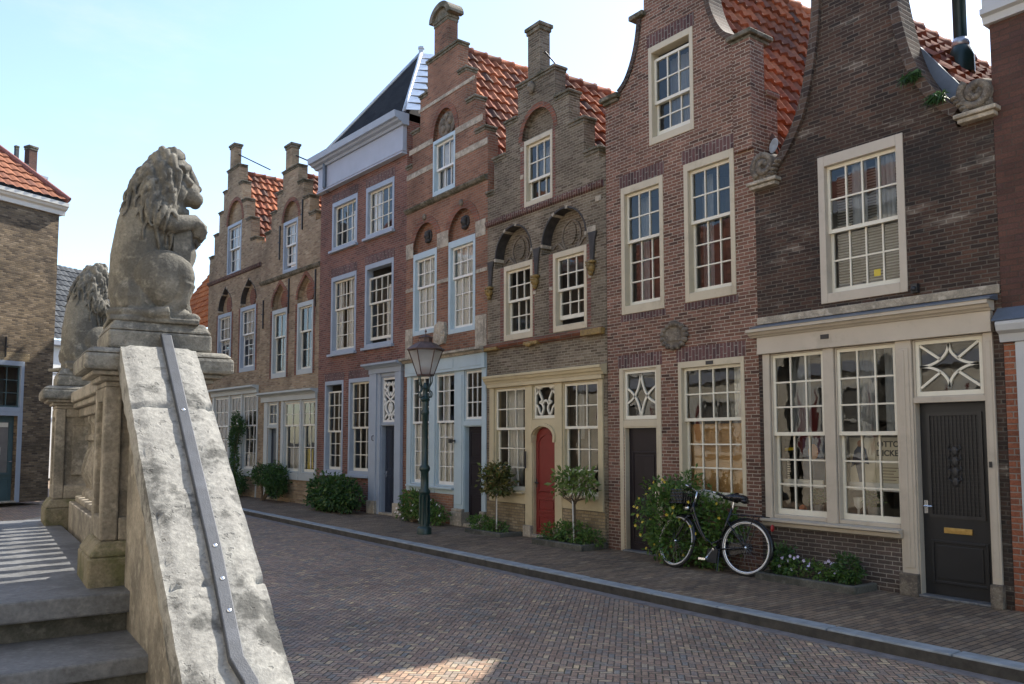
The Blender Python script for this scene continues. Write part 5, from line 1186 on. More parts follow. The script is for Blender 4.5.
# ------------------------------------------------------------------ bicycle
bk = empty('bicycle', (-6.61, 8.55, 0), R(180 + 8.5), 'black city bicycle with white-walled tyres leaning by the yellow-flowered shrub', 'bicycle')
tilt = empty('lean', (0, 0, 0)); bpy.data.objects.remove(tilt)
bk.rotation_euler = (R(8), 0, R(188.5)); bk.rotation_mode = 'XYZ'
def circ(cx, cz, r, n=40, y=0): return [(cx + r * math.cos(2 * PI * i / n), y, cz + r * math.sin(2 * PI * i / n)) for i in range(n)]
def wheel(cx):
    t = MB().loop_tube(circ(cx, .35, .335), .019, 10).build('wheel', 'rubber', bk, smooth=True)
    w = MB()
    for y in (-.0175, .0175): w.loop_tube(circ(cx, .35, .318, y=y), .0075, 6)
    w.build('whitewall', 'tyre_white', t, smooth=True)
    MB().loop_tube(circ(cx, .35, .305), .011, 8).build('rim', 'steel_bright', t, smooth=True)
    s = MB()
    for i in range(28):
        a = 2 * PI * i / 28; b2 = a + (.5 if i % 2 else -.5); y = .03 if i % 4 < 2 else -.03
        s.tube([(cx + .02 * math.cos(b2), y, .35 + .02 * math.sin(b2)), (cx + .3 * math.cos(a), 0, .35 + .3 * math.sin(a))], .0016, 4, cap=False)
    s.build('spokes', 'spoke_steel', t)
    MB().tube([(cx, -.05, .35), (cx, .05, .35)], .022, 10).build('hub', 'steel_bright', t, smooth=True)
    f = MB(); a0, a1 = (15, 200) if cx < .5 else (20, 175); n = 24
    for i in range(n + 1):
        a = R(a0 + (a1 - a0) * i / n); c, s2 = math.cos(a), math.sin(a)
        for y, r in ((-.03, .358), (-.02, .372), (.02, .372), (.03, .358)): f.v.append((cx + r * c, y, .35 + r * s2))
        if i:
            for k in range(3): f.f.append((4 * i - 4 + k, 4 * i - 3 + k, 4 * i + 1 + k, 4 * i + k))
    mud = f.build('mudguard', 'bike_black', t, smooth=True)
    return t
wr = wheel(0.0); wf = wheel(1.05)
# steering: turn the front wheel, fork and bars about the head axis
SA = Matrix.Translation((.84, 0, .70)) @ Matrix.Rotation(R(-16), 4, Vector((-.33, 0, .94))) @ Matrix.Translation((-.84, 0, -.70))
for o in [wf] + list(wf.children): o.data.transform(SA)
def steer(o): o.data.transform(SA); return o
fr = MB().tube(smoothpath([(.80, 0, .82), (.76, 0, .70), (.62, 0, .45), (.45, 0, .33), (.42, 0, .30)], 5), .017, 8).tube(smoothpath([(.815, 0, .74), (.70, 0, .52), (.52, 0, .36), (.34, 0, .44)], 5), .014, 8)
fr.tube([(.42, 0, .29), (.22, 0, .84)], .016, 8).tube([(.79, 0, .88), (.845, 0, .68)], .022, 10)
for y in (-.05, .05): fr.tube([(.42, y * .5, .29), (0, y, .35)], .011, 8).tube([(.28, y * .4, .67), (0, y, .35)], .009, 8)
fr.build('frame', 'bike_black', bk, smooth=True)
fk = MB()
for y in (-.05, .05): fk.tube(smoothpath([(.85, y, .68), (.93, y, .5), (1.05, y, .35)], 5), .012, 8)
fk.tube([(.85, -.05, .685), (.85, .05, .685)], .016, 8); steer(fk.build('fork', 'bike_black', bk, smooth=True))
hb = MB().tube([(.79, 0, .86), (.76, 0, 1.02)], .014, 8).tube(smoothpath([(.60, -.29, 1.03), (.70, -.27, 1.06), (.78, -.14, 1.07), (.78, 0, 1.03), (.78, .14, 1.07), (.70, .27, 1.06), (.60, .29, 1.03)], 4), .012, 8)
hbo = steer(hb.build('handlebar', 'steel_bright', bk, smooth=True))
for y in (-.285, .285): steer(MB().tube([(.57, y * 1.015, 1.025), (.69, y * .96, 1.055)], .018, 8).build('grip', 'rubber', hbo, smooth=True))
steer(MB().tube([(.88, 0, .80), (.95, 0, .80)], [.035, .045], 12).build('headlight', 'steel_bright', bk, smooth=True))
bs = MB(); x0, x1, y0, y1, z0, z1 = .86, 1.10, -.16, .16, .84, 1.02
for k in range(5): z = z0 + (z1 - z0) * k / 4; bs.loop_tube([(x0, y0, z), (x1, y0, z), (x1, y1, z), (x0, y1, z)], .006, 5)
for i in range(9):
    t = i / 8; x = x0 + (x1 - x0) * t; y = y0 + (y1 - y0) * t
    for p in ((x, y0), (x, y1), (x0, y), (x1, y)): bs.tube([(*p, z0), (*p, z1)], .005, 5)
bs.box(x0, x1, y0, y1, z0 - .006, z0); bs.box(x0 + .01, x1 - .01, y0 + .01, y1 - .01, z0 + .001, z1 - .05); steer(bs.build('basket', 'bike_black', bk))
sa = MB().tube([(.22, 0, .82), (.205, 0, .93)], .013, 8); sao = sa.build('seat_post', 'steel_bright', bk)
sd_ = MB().ball((.13, 0, .965), (.12, .10, .05), 14, 8).tube([(.16, 0, .965), (.28, 0, .97), (.36, 0, .965)], [.07, .04, .02], 10); sd_.ball((.05, 0, .93), (.05, .08, .035), 10, 6).build('saddle', 'bike_black', bk, smooth=True)
ca = MB()
for y in (-.07, 0, .07): ca.tube([(.20, y, .75), (-.26, y, .75)], .007, 6)
for x in (.18, .02, -.14, -.26): ca.tube([(x, -.07, .75), (x, .07, .75)], .006, 6)
for y in (-.07, .07): ca.tube([(-.12, y, .75), (0, y * .8, .36)], .006, 6)
ca.build('carrier', 'bike_black', bk)
MB().ball((-.34, 0, .62), (.02, .035, .045), 10, 8).build('rear_light', 'shutter_red', bk, smooth=True)
cc = MB().poly([(.42 + .105 * math.cos(R(a)), .29 + .105 * math.sin(R(a))) for a in range(-90, 91, 15)] + [(0 + .055 * math.cos(R(a)), .35 + .055 * math.sin(R(a))) for a in range(90, 271, 20)], -.075, -.045)
cc.v = [(x, y, z) for x, y, z in cc.v]; cc.build('chain_case', 'bike_black', bk, bev=.006)
cr = MB().tube([(.42, -.09, .29), (.42, .09, .29)], .014, 8).tube([(.42, .085, .29), (.52, .09, .16)], .011, 6).tube([(.42, -.085, .29), (.32, -.09, .42)], .011, 6).box(.47, .57, .095, .18, .145, .17).box(.27, .37, -.18, -.095, .41, .435)
cr.build('crank', 'steel_bright', bk); MB().tube([(.36, .03, .30), (.30, .16, .02)], .009, 6).build('stand', 'bike_black', bk)
MB().box(.36, .50, .076, .086, .12, .30).build('mudflap', 'rubber', bk)

# ------------------------------------------------------------------ plants
def leaves(m, blobs, n, size, rng, shell=.55, droop=.2, asp=.5):
    wts = [b[3] * b[4] * b[5] for b in blobs]; tot = sum(wts)
    for b, w in zip(blobs, wts):
        cx, cy, cz, rx, ry, rz = b
        for i in range(int(n * w / tot)):
            d = Vector((rng.gauss(0, 1), rng.gauss(0, 1), rng.gauss(0, 1))).normalized(); r = (shell + (1 - shell) * rng.random()) ** .6
            r *= .86 + .5 * noise.noise(d * 2.6 + Vector((cx, cy, cz)) * 3) + .1 * rng.random()
            p = Vector((cx + d.x * rx * r, cy + d.y * ry * r, cz + d.z * rz * r))
            if p.z < .02: continue
            ax = (d + Vector((rng.gauss(0, .7), rng.gauss(0, .7), rng.gauss(0, .7) - droop))).normalized()
            sd2 = ax.cross(Vector((rng.gauss(0, 1), rng.gauss(0, 1), rng.gauss(0, 1)))).normalized(); nn = ax.cross(sd2)
            L = size * rng.uniform(.45, 1.45); W = L * asp
            k = len(m.v)
            m.v += [tuple(p), tuple(p + ax * L * .45 + sd2 * W * .5 + nn * L * .06), tuple(p + ax * L - nn * L * .1), tuple(p + ax * L * .45 - sd2 * W * .5 + nn * L * .06)]
            m.f += [(k, k + 1, k + 2, k + 3)]
    return m
def stems(m, base, tips, r, rng):
    for t in tips:
        b2 = Vector(base) + Vector((rng.uniform(-.08, .08), rng.uniform(-.05, .05), 0)); t = Vector(t); mid = b2.lerp(t, .5) + Vector((rng.uniform(-.06, .06), rng.uniform(-.06, .06), .05))
        m.tube([b2, mid, t], [r, r * .7, r * .3], 5)
    return m
def shrub(name, loc, blobs, n, size, mat, label, group, cat='shrub', flowers=(), st_r=.012, seed=1, tips=None, **k):
    rng = random.Random(seed); e = empty(name, loc, 0, label, cat, group)
    leaves(MB(), blobs, n, size, rng, **k).build('leaves', mat, e, recalc=False)
    tp = []
    for b2 in blobs:
        for i in range(5): tp.append((b2[0] + rng.uniform(-.6, .6) * b2[3], b2[1] + rng.uniform(-.6, .6) * b2[4], b2[2] + rng.uniform(-.2, .6) * b2[5]))
    stems(MB(), (blobs[0][0], blobs[0][1], 0), tp, st_r, rng).build('stems', 'bark', e)
    for nf, fs, fm, fb in flowers:
        f = MB()
        for q in range(5):
            a = 2 * PI * q / 5; c, s2 = math.cos(a), math.sin(a); b2 = a + .5; c2, s3 = math.cos(b2), math.sin(b2); a2 = a - .5
            k = len(f.v); f.v += [(0, 0, 0), (.55 * fs * c2, .55 * fs * s3, .12 * fs), (fs * c * .75, fs * s2 * .75, .2 * fs), (.55 * fs * math.cos(a2), .55 * fs * math.sin(a2), .12 * fs)]; f.f.append((k, k + 1, k + 2, k + 3))
        first = None
        for q in range(nf):
            b = fb[q % len(fb)]; d = Vector((rng.gauss(0, 1), rng.gauss(0, 1) - .5, rng.gauss(0, 1) + .3)).normalized()
            if first is None: first = o = f.build('flower', fm, e, recalc=False)
            else: o = first.copy(); col.objects.link(o); o.parent = e
            o.location = (b[0] + d.x * b[3] * 1.02, b[1] + d.y * b[4] * 1.02, max(.06, b[2] + d.z * b[5] * 1.02)); o.rotation_euler = (rng.uniform(.5, 1.9), rng.uniform(-.6, .6), rng.uniform(-.6, .6))
    return e
GS = 'shrubs along the house fronts'
shrub('flowering_shrub', (-7.62, 8.66, 0), [(-.42, 0, .66, .48, .36, .56), (-.1, .05, .80, .42, .3, .50), (.35, .12, .62, .40, .26, .42), (.6, .1, .5, .3, .22, .34), (-.2, -.05, .3, .5, .33, .32), (.3, 0, .25, .4, .3, .28)], 6200, .065, 'leaf_mid', 'big loose shrub with yellow flowers behind the bicycle', GS,
      flowers=((46, .032, 'bloom_yellow', [(-.45, -.02, .62, .46, .36, .52), (-.45, -.02, .62, .46, .36, .52), (.05, .0, .6, .48, .3, .5)]),), seed=2, shell=.3)
shrub('dark_shrub', (-18.35, 8.35, 0), [(-.75, 0, .48, .5, .32, .44), (0, .0, .5, .62, .34, .44), (.75, .02, .44, .5, .32, .42), (.2, -.1, .3, .9, .3, .3), (-.5, -.1, .25, .7, .3, .26)], 5200, .085, 'leaf_dark', 'broad dark shrub under the grey-blue windows of the red-brown house', GS, flowers=((40, .06, 'leaf_light', [(.5, -.1, .35, .6, .3, .3), (-.95, 0, .4, .3, .25, .3)]),), seed=3, shell=.35)
shrub('clipped_bush', (-22.4, 8.28, 0), [(-.5, 0, .72, .48, .36, .33), (.32, .05, .66, .55, .38, .40), (.5, 0, .42, .38, .3, .3)], 4200, .07, 'leaf_dark', 'rounded two-lobed bush beside the narrow dark door of the tan house', GS, seed=4, shell=.4, st_r=.02)
shrub('low_hedge', (-25.0, 8.05, 0), [(-.4, 0, .42, .5, .34, .36), (.35, .03, .40, .5, .34, .36)], 3000, .065, 'leaf_dark', 'low dense bush under the climbing plant at the far tan house', GS, seed=5, shell=.45)
shrub('flowering_plant', (-14.75, 8.66, 0), [(-.35, 0, .38, .4, .24, .34), (.15, .0, .28, .42, .24, .24), (.6, 0, .2, .32, .22, .2), (-.6, 0, .16, .25, .2, .15)], 2600, .065, 'leaf_mid', 'low mixed plants with small white flowers behind the street lamp', GS, flowers=((34, .035, 'bloom_white', [(.3, -.05, .28, .5, .22, .22), (-.6, -.05, .2, .2, .2, .15)]), (6, .035, 'bloom_red', [(-.62, -.05, .42, .1, .1, .1)])), seed=6, shell=.3)
rng = random.Random(9); cp = empty('climbing_plant', (-25.25, 8.18, 0), 0, 'climbing plant growing up between door and window of the far tan house', 'climber')
leaves(MB(), [(0, .05, 1.1, .22, .12, .5), (-.1, .05, 1.75, .32, .14, .42), (.1, .05, 2.2, .34, .13, .4), (.45, .1, 2.1, .25, .1, .25), (.0, .05, .6, .12, .1, .3)], 2600, .07, rng, shell=.3).build('leaves', 'leaf_dark', cp, recalc=False)
MB().tube([(0, 0, 0), (.03, .05, .8), (-.04, .05, 1.5), (.05, .05, 2.3)], [.022, .018, .014, .006], 6).tube([(-.02, .05, 1.2), (.3, .08, 2.0)], [.012, .005], 5).build('stem', 'bark', cp)
def standard(loc, crown, n, size, mat, label, stake, seed, ht, flowers=()):
    rng = random.Random(seed); e = empty('standard_tree', loc, 0, label, 'small tree', 'little standard trees beside the red door')
    leaves(MB(), crown, n, size, rng, shell=.2).build('crown', mat, e, recalc=False)
    m = MB().tube([(0, 0, 0), (.01, .0, ht * .5), (-.01, .01, ht)], [.022, .019, .016], 8)
    for i in range(14):
        c = crown[i % len(crown)]; m.tube([(-.005, .005, ht * rng.uniform(.85, 1.0)), (c[0] * .5 + rng.uniform(-.15, .15), c[1] * .5 + rng.uniform(-.15, .15), ht + .05), (c[0] + rng.uniform(-.7, .7) * c[3], c[1] + rng.uniform(-.7, .7) * c[4], c[2] + rng.uniform(-.4, .7) * c[5])], [.01, .007, .003], 5)
    m.build('trunk', 'bark', e); MB().tube(stake, .013, 6).build('stake', 'stake_white', e); return e
standard((-12.2, 8.72, .08), [(0, 0, .92, .34, .28, .27), (.16, 0, .80, .26, .24, .22), (-.18, 0, .98, .24, .2, .2), (.1, .0, 1.08, .22, .2, .16), (-.2, 0, .78, .2, .2, .14)], 1050, .085, 'leaf_bronze', 'small standard tree with a dense bronze-green crown, left of the red door', [(.06, -.03, 0), (.06, -.03, .75)], 21, .68)
standard((-9.97, 8.66, .08), [(-.02, 0, 1.04, .40, .28, .15), (.30, 0, .92, .2, .2, .2), (-.34, 0, .88, .17, .2, .2), (.1, 0, .86, .26, .22, .12)], 480, .09, 'leaf_light', 'small standard tree with a thin light-green crown, right of the red door', [(.03, -.04, 0), (-.01, -.04, .92)], 22, .66)
def planter(x0, x1, y0, y1, hh, label, name='stone_planter', w=.07):
    cx, cy = (x0 + x1) / 2, (y0 + y1) / 2
    e = empty(name, (cx, cy, 0), 0, label, 'planter', 'low planting beds at the wall foot'); a, b2 = (x1 - x0) / 2, (y1 - y0) / 2
    MB().box(-a, a, -b2, -b2 + w, -.02, hh).box(-a, -a + w, -b2 + w, b2, -.02, hh).box(a - w, a, -b2 + w, b2, -.02, hh).build('edging', 'stone_riser', e, bev=.015)
    MB().box(-a + w, a - w, -b2 + w, b2, -.02, hh - .025).build('soil', 'earth', e); return e
planter(-12.85, -11.72, 8.46, 8.965, .075, 'low stone planting bed around the bronze-leaved little tree')
planter(-10.75, -9.52, 8.40, 8.965, .095, 'low stone planting bed around the light-green little tree')
planter(-6.42, -5.10, 8.50, 8.97, .085, 'low stone planting bed with violets under the shop window')
GC = 'ground plants in the planting beds'
shrub('ground_cover', (-12.4, 8.70, .05), [(-.2, 0, .1, .38, .2, .16), (.25, 0, .08, .28, .18, .13)], 1100, .05, 'leaf_mid', 'low green ground plants under the bronze-leaved little tree', GC, 'ground plant', seed=31, st_r=.006)
shrub('ground_cover', (-10.12, 8.68, .07), [(-.35, 0, .1, .34, .22, .17), (.12, 0, .14, .4, .22, .2), (.5, 0, .09, .25, .2, .14)], 1900, .05, 'leaf_mid', 'spreading green ground plants under the light-green little tree', GC, 'ground plant', seed=32, st_r=.006)
shrub('violets', (-5.82, 8.74, .06), [(-.1, 0, .09, .5, .17, .12), (.4, -.02, .07, .25, .15, .1)], 900, .05, 'leaf_mid', 'violets with pale purple flowers in the bed under the shop window', GC, 'flowers', flowers=((22, .03, 'bloom_violet', [(-.02, -.03, .16, .42, .13, .1)]),), seed=33, st_r=.005)
for x, hh, lab, sd3 in ((-6.2, .36, 'small upright bush at the bicycle end of the violet bed', 34), (-5.33, .34, 'small upright bush at the door end of the violet bed', 35)):
    shrub('small_bush', (x, 8.76, .05), [(0, 0, hh * .5, .17, .15, hh * .55)], 900, .045, 'leaf_dark', lab, 'small bushes in the violet bed', 'bush', seed=sd3, st_r=.006)
for i, (u, z, lab) in enumerate(((11.60, 5.78, 'upper tuft of weeds growing from the dark bell gable'), (11.86, 5.45, 'lower tuft of weeds growing from the dark bell gable'))):
    rng = random.Random(40 + i); m = MB()
    for q in range(150):
        a = rng.uniform(-2.9, -.2); L = rng.uniform(.05, .14); p = Vector((rng.uniform(-.1, .1), rng.uniform(-.06, .0), rng.uniform(-.03, .05))); d = Vector((math.cos(a) * .8, -abs(rng.gauss(.4, .3)), math.sin(a) * .6)).normalized(); s = d.cross(Vector((rng.gauss(0, 1), rng.gauss(0, 1), rng.gauss(0, 1)))).normalized() * .009
        k = len(m.v); m.v += [tuple(p - s), tuple(p + s), tuple(p + d * L + Vector((0, 0, -.03)))]; m.f.append((k, k + 1, k + 2))
    o = m.build('weed', 'leaf_dark', recalc=False); o.location = (BX + u, BY - .03, z); tag(o, lab, 'weed', 'weeds on the gable')

# ------------------------------------------------------------------ things in the shop window
wx = lambda u: BX + u
def poster(name, u, z, w, hh, mat, label, y=9.26):
    e = empty(name, (wx(u), y, z), 0, label, 'poster'); MB().box(-w / 2, w / 2, 0, .012, -hh / 2, hh / 2).build('board', mat, e); return e
p = poster('picture_poster', 10.66, 1.43, .36, .60, 'paper', 'beige poster with a standing figure in a dark blue coat, right shop window pane')
MB().poly([(-.02, -.26), (.02, -.26), (.05, 0), (.10, -.02), (.07, .16), (.03, .2), (-.03, .2), (-.08, .14), (-.13, -.06), (-.07, -.02)], -.006, -.001).build('figure', 'figure_coat', p); MB().poly([(.04 * math.cos(R(a)), .225 + .045 * math.sin(R(a))) for a in range(0, 360, 30)], -.006, -.001).build('head', 'figure_skin', p)
p = poster('text_poster', 11.02, 1.43, .35, .60, 'paper', 'pale poster with dark lettering at the right of the shop window')
def text(body, size, loc, parent, mat='ink', align='LEFT'):
    c = bpy.data.curves.new('lettering', 'FONT'); c.body = body; c.size = size; c.extrude = .001; c.offset = .003; c.align_x = align; c.materials.append(MAT[mat])
    o = bpy.data.objects.new('lettering', c); col.objects.link(o); o.parent = parent; o.location = loc; o.rotation_euler = (R(90), 0, 0); bpy.context.view_layer.update(); me = bpy.data.meshes.new_from_object(o); bpy.data.objects.remove(o); o = bpy.data.objects.new('lettering', me); col.objects.link(o); o.parent = parent; o.location = loc; o.rotation_euler = (R(90), 0, 0); return o
text('OTTO', .095, (-.15, -.004, .19), p); text('DICKE', .095, (-.165, -.004, .085), p)
m = MB()
for q in range(5): m.box(-.13, .1 - .03 * (q % 3), -.004, -.001, -.06 - .035 * q, -.052 - .035 * q)
m.build('fine_print', 'copper_brown', p)
p = poster('dark_poster', 9.66, 1.42, .28, .58, 'door_black', 'dark poster with pale marks in the left shop window'); m = MB()
for q in range(9): m.box(-.02, .03 - .01 * (q % 3), -.004, -.001, -.22 + .03 * q, -.203 + .03 * q)
m.build('print', 'paper', p); MB().poly([(-.12, .13), (.08, .15), (.1, .19), (-.1, .17)], -.004, -.001).build('stripe', 'bloom_yellow', p)
p = poster('portrait_poster', 10.02, 1.45, .30, .56, 'figure_coat', 'dim portrait poster with a fair-haired figure in the left shop window'); MB().poly([(.07 * math.cos(R(a)), .1 + .1 * math.sin(R(a))) for a in range(0, 360, 24)], -.006, -.001).build('face', 'figure_skin', p)
for u, w, lab in ((9.86, .62, 'white window shelf card under the left shop posters'), (10.85, .66, 'white window shelf card under the right shop posters')):
    o = tag(MB().box(-w / 2, w / 2, 0, .02, 0, .10).build('shelf_card', 'paper_white', bev=.004), lab, 'card'); o.location = (wx(u), 9.22, 1.10)
for u, lab, r in ((10.08, 'grey flower pot with a leafy plant behind the left shop window', .075), (10.82, 'grey flower pot with a leafy plant behind the right shop window', .085)):
    e = empty('flower_pot', (wx(u), 9.25, .77), 0, lab, 'flower pot', 'flower pots in the shop window')
    MB().lathe([(r * .72, 0), (r * .95, r * 1.6), (r, r * 1.7), (r * .9, r * 1.7), (r * .85, r * 1.4)], seg=16).build('pot', 'pot_glaze', e, smooth=True, angle=40); leaves(MB(), [(0, 0, r * 2.6, r * 1.3, r * 1.2, r * 1.3)], 160, .06, random.Random(5), shell=.2).build('plant', 'leaf_dark', e, recalc=False)
e = empty('white_goblet', (wx(10.60), 9.28, .77), 0, 'white goblet-shaped lamp standing in the right shop window', 'lamp'); MB().lathe([(.045, 0), (.045, .02), (.015, .04), (.015, .10), (.05, .14), (.06, .24), (.055, .24), (.045, .15)], seg=14).build('body', 'paper_white', e, smooth=True, angle=40)
o = tag(MB().lathe([(.04, 0), (.05, .06), (.03, .10), (.0, .11)], seg=12).build('terracotta_jar', 'pot_terracotta', smooth=True), 'small orange jar in the left shop window', 'jar'); o.location = (wx(9.84), 9.28, .77)
o = tag(MB().box(-.04, .04, 0, .004, -.04, .04).build('yellow_note', 'bloom_yellow'), 'small yellow note stuck in the upper window with the blinds', 'note'); o.location = (wx(11.02), 9.118, 3.66)

# ------------------------------------------------------------------ flue
e = empty('roof_flue', (wx(11.48), 10.42, 6.34), 0, 'black metal flue pipe rising from the brown tiled roof', 'flue'); MB().lathe([(.15, -.1), (.15, .12), (.10, .26), (.078, .28), (.078, .9), (.095, .92), (.095, 1.0), (.078, 1.02), (.078, 1.9)], seg=16).build('pipe', 'iron_green', e, smooth=True, angle=40); MB().lathe([(.10, .255), (.105, .30), (.085, .36)], seg=16).build('collar', 'zinc', e, smooth=True)

# ------------------------------------------------------------------ houses at the end of the street
def frame_house(name, loc, rz, label): return empty(name, loc, rz, label, 'house', 'houses closing the far end of the street')
class Far(House):
    def __init__(s, e, u0=0.0, u1=0.0): s.e = e; s.u0 = 0.0; s.u1 = u1; s.holes = []; s.ux = u0
e = frame_house('brick_house', (-26.58, 3.42, 0), math.atan2(.90144516, -.43289331), 'dark yellow-brown brick house at the left edge with orange hipped roof and teal door')
h = Far(e)
h.window(-2.3, -.82, 2.46, 3.86, None, 4, 0, 3, 'paint_greyblue', 'paint_teal', fw=.13, rec=.1, room='room_light')
d = h.door(-2.17, -.95, .05, 2.36, 'paint_teal', rec=.16, panels=((.06, .94, .02, .26),), hx=.9); h.b(MB().frame(-2.1, -1.0, .75, 2.25, .09, .09, .06, .06, .13, .159), 'glazing_frame', 'paint_teal', d)
h.b(MB().box(-2.0, -1.1, .15, .158, .82, 2.19), 'door_glass', 'room_light', d)
h.b(MB().box(-2.3, -2.17, -.012, .2, 0, 2.46).box(-.95, -.82, -.012, .2, 0, 2.46).box(-2.169, -.951, -.012, .2, 2.36, 2.4595), 'door_frame', 'paint_greyblue')
h.b(MB().box(-1.95, -1.12, .135, .149, 2.05, 2.17), 'sign_strip', 'paper', d); h.b(MB().box(-1.5, -1.3, .14, .149, 1.3, 1.5).box(-1.6, -1.3, .14, .149, .95, 1.1), 'notice', 'paper', d)
h.window(-4.9, -3.6, 4.6, 6.3, 5.5, 3, 2, 2, 'paint_greyblue', 'paint_white'); h.soldier(((-2.4, -.72, 3.87, .22),), 'brick_yellow'); h.anchors(((-1.37, 3.95, 4.5), (-1.7, 6.0, 6.6)))
h.wall(rect(-8, 0, 0, 8.2), 'brick_old', .32); h.b(MB().box(-8, -.001, .321, 8, 0, 8.2), 'body', 'brick_old') if False else None
h.b(MB().box(-.34, -.001, .3205, 8, 0, 8.2), 'side_wall', 'brick_old'); h.b(MB().box(-8, -.35, 7.7, 8, 0, 8.2), 'back_wall', 'brick_old')
h.cornice(-8, .14, [(0, 8.201), (-.06, 8.201), (-.08, 8.32), (-.16, 8.36), (-.2, 8.42), (-.24, 8.44), (-.25, 8.54), (0, 8.56)], 'paint_white'); h.b(MB().box(-8, .10, .001, 8, 8.201, 8.54), 'eaves_board', 'paint_frieze')
ro = h.slope(0, 0, 1, -1, 0, 1, 'tiles_orange'); bpy.data.objects.remove(ro.children[0]); bpy.data.objects.remove(ro)
def plane_slope(hh, e0, e1, r0, r1, mat, tw=.25, tl=.33):
    E0, E1, R0, R1 = map(Vector, (e0, e1, r0, r1)); W = (E1 - E0).length; L = ((R0 + R1) / 2 - (E0 + E1) / 2).length; nrm = (E1 - E0).cross(R0 - E0 if (R0 - E0).length > .1 else R1 - E0).normalized()
    if nrm.z < 0: nrm = -nrm
    cols, rows = int(W / tw), int(L / tl); per = 4; m = MB(); m.uv = []; nc = cols * per; prof = (.0, .7, 1.0, .35)
    for k in range(rows):
        for t, hgt in ((k, .04), (k + .985, .0)):
            tt = t / rows; A, B2 = E0.lerp(R0, tt), E1.lerp(R1, tt); w = (B2 - A).length; off = (A - E0).dot((E1 - E0).normalized())
            for c in range(nc + 1):
                x = W * c / nc; x2 = min(max(x, off), off + w); P = A + (E1 - E0).normalized() * (x2 - off) + nrm * (hgt + .035 * prof[c % per]); m.v.append(tuple(P)); m.uv.append((min(c // per, cols - 1) + .2 + .6 * (c % per) / per, k + .3))
        b2 = 2 * k * (nc + 1)
        for c in range(nc):
            m.f.append((b2 + c, b2 + c + 1, b2 + nc + 2 + c, b2 + nc + 1 + c))
            if k < rows - 1: m.f.append((b2 + nc + 1 + c, b2 + nc + 2 + c, b2 + 2 * nc + 3 + c, b2 + 2 * nc + 2 + c))
    return hh.b(m, 'roof', mat)
ro = plane_slope(h, (-8, -.24, 8.58), (.12, -.24, 8.58), (-8, 3.6, 12.4), (-3.2, 3.6, 12.4), 'tiles_soft'); h.b(MB().add([(.12, -.24, 8.58), (.12, 8, 8.58), (-3.2, 8, 12.4), (-3.2, 3.6, 12.4)], [(0, 1, 2, 3)]), 'roof', 'tiles_grey', recalc=False).data.uv_layers.new(name='UVMap')
h.b(MB().tube([(.12, -.24, 8.63), (-1.54, 1.68, 10.53), (-3.2, 3.6, 12.45)], .10, 8), 'hip_tiles', 'tiles_brown', ro)
h.b(MB().box(.25, 1.25, 2.4, 5.0, 0, 9.35), 'rear_wing', 'brick_old'); h.chimney(.72, .98, 2.75, 3.0, 9.3, 11.0, 'brick_maroon', flare=.03); h.chimney(.30, .40, 2.75, 2.85, 9.3, 10.85, 'iron_black', flare=.01)
h.b(MB().box(.42, .70, 2.7, 3.2, 9.36, 10.35), 'roof_hatch', 'tiles_grey'); h.b(MB().box(.76, 1.12, 2.45, 2.74, 9.36, 9.95).box(.73, 1.16, 2.42, 2.745, 9.9505, 10.03), 'dormer', 'paint_frieze')
e = frame_house('rendered_house', (-40.4, 3.2, 0), math.atan2(.86, -.5), 'pale rendered house with a grey tiled roof glimpsed between the lions and dark brick'); h = Far(e)
h.wall(rect(-3, 9, 0, 6.0), 'blind_white', .3, 'wall'); h.b(MB().box(-3, 9, .301, 8, 0, 5.9), 'body', 'blind_white'); h.cornice(-3, 9, [(0, 5.9), (-.3, 5.95), (-.32, 6.15), (0, 6.2)], 'paint_frieze')
plane_slope(h, (-3, -.3, 6.18), (9, -.3, 6.18), (-3, 3.4, 10.4), (9, 3.4, 10.4), 'tiles_grey', .3, .38)
for x in (.6, 2.0): h.b(MB().frame(x, x + .9, 2.6, 4.8, .1, .1, .1, .1, -.04, 0), 'window', 'paint_frieze')
e = frame_house('brick_house', (BX - math.cos(FAR) * 19.5, BY - math.sin(FAR) * 19.5 + .6, 0), FAR, 'low brick house with a red tiled roof just beyond the tan stepped gables'); h = Far(e)
h.window(1.0, 2.1, 3.0, 4.9, 4.1, 3, 2, 2, 'paint_greyblue', 'paint_white'); h.window(4.2, 5.3, 3.0, 4.9, 4.1, 3, 2, 2, 'paint_greyblue', 'paint_white'); h.window(2.4, 3.8, .8, 2.6, 1.8, 3, 2, 2, 'paint_greyblue', 'paint_white')
h.wall(rect(0, 7.0, 0, 5.4), 'brick_tan', .3); h.cornice(-.1, 7.0, [(0, 5.401), (-.25, 5.42), (-.28, 5.6), (0, 5.62)], 'paint_white'); h.b(MB().box(0, .3, .301, 8, 0, 5.4), 'side_wall', 'brick_tan')
plane_slope(h, (-.1, -.28, 5.62), (7.05, -.28, 5.62), (-.1, 3.2, 10.5), (7.05, 3.2, 10.5), 'tiles_bright', .27, .36)

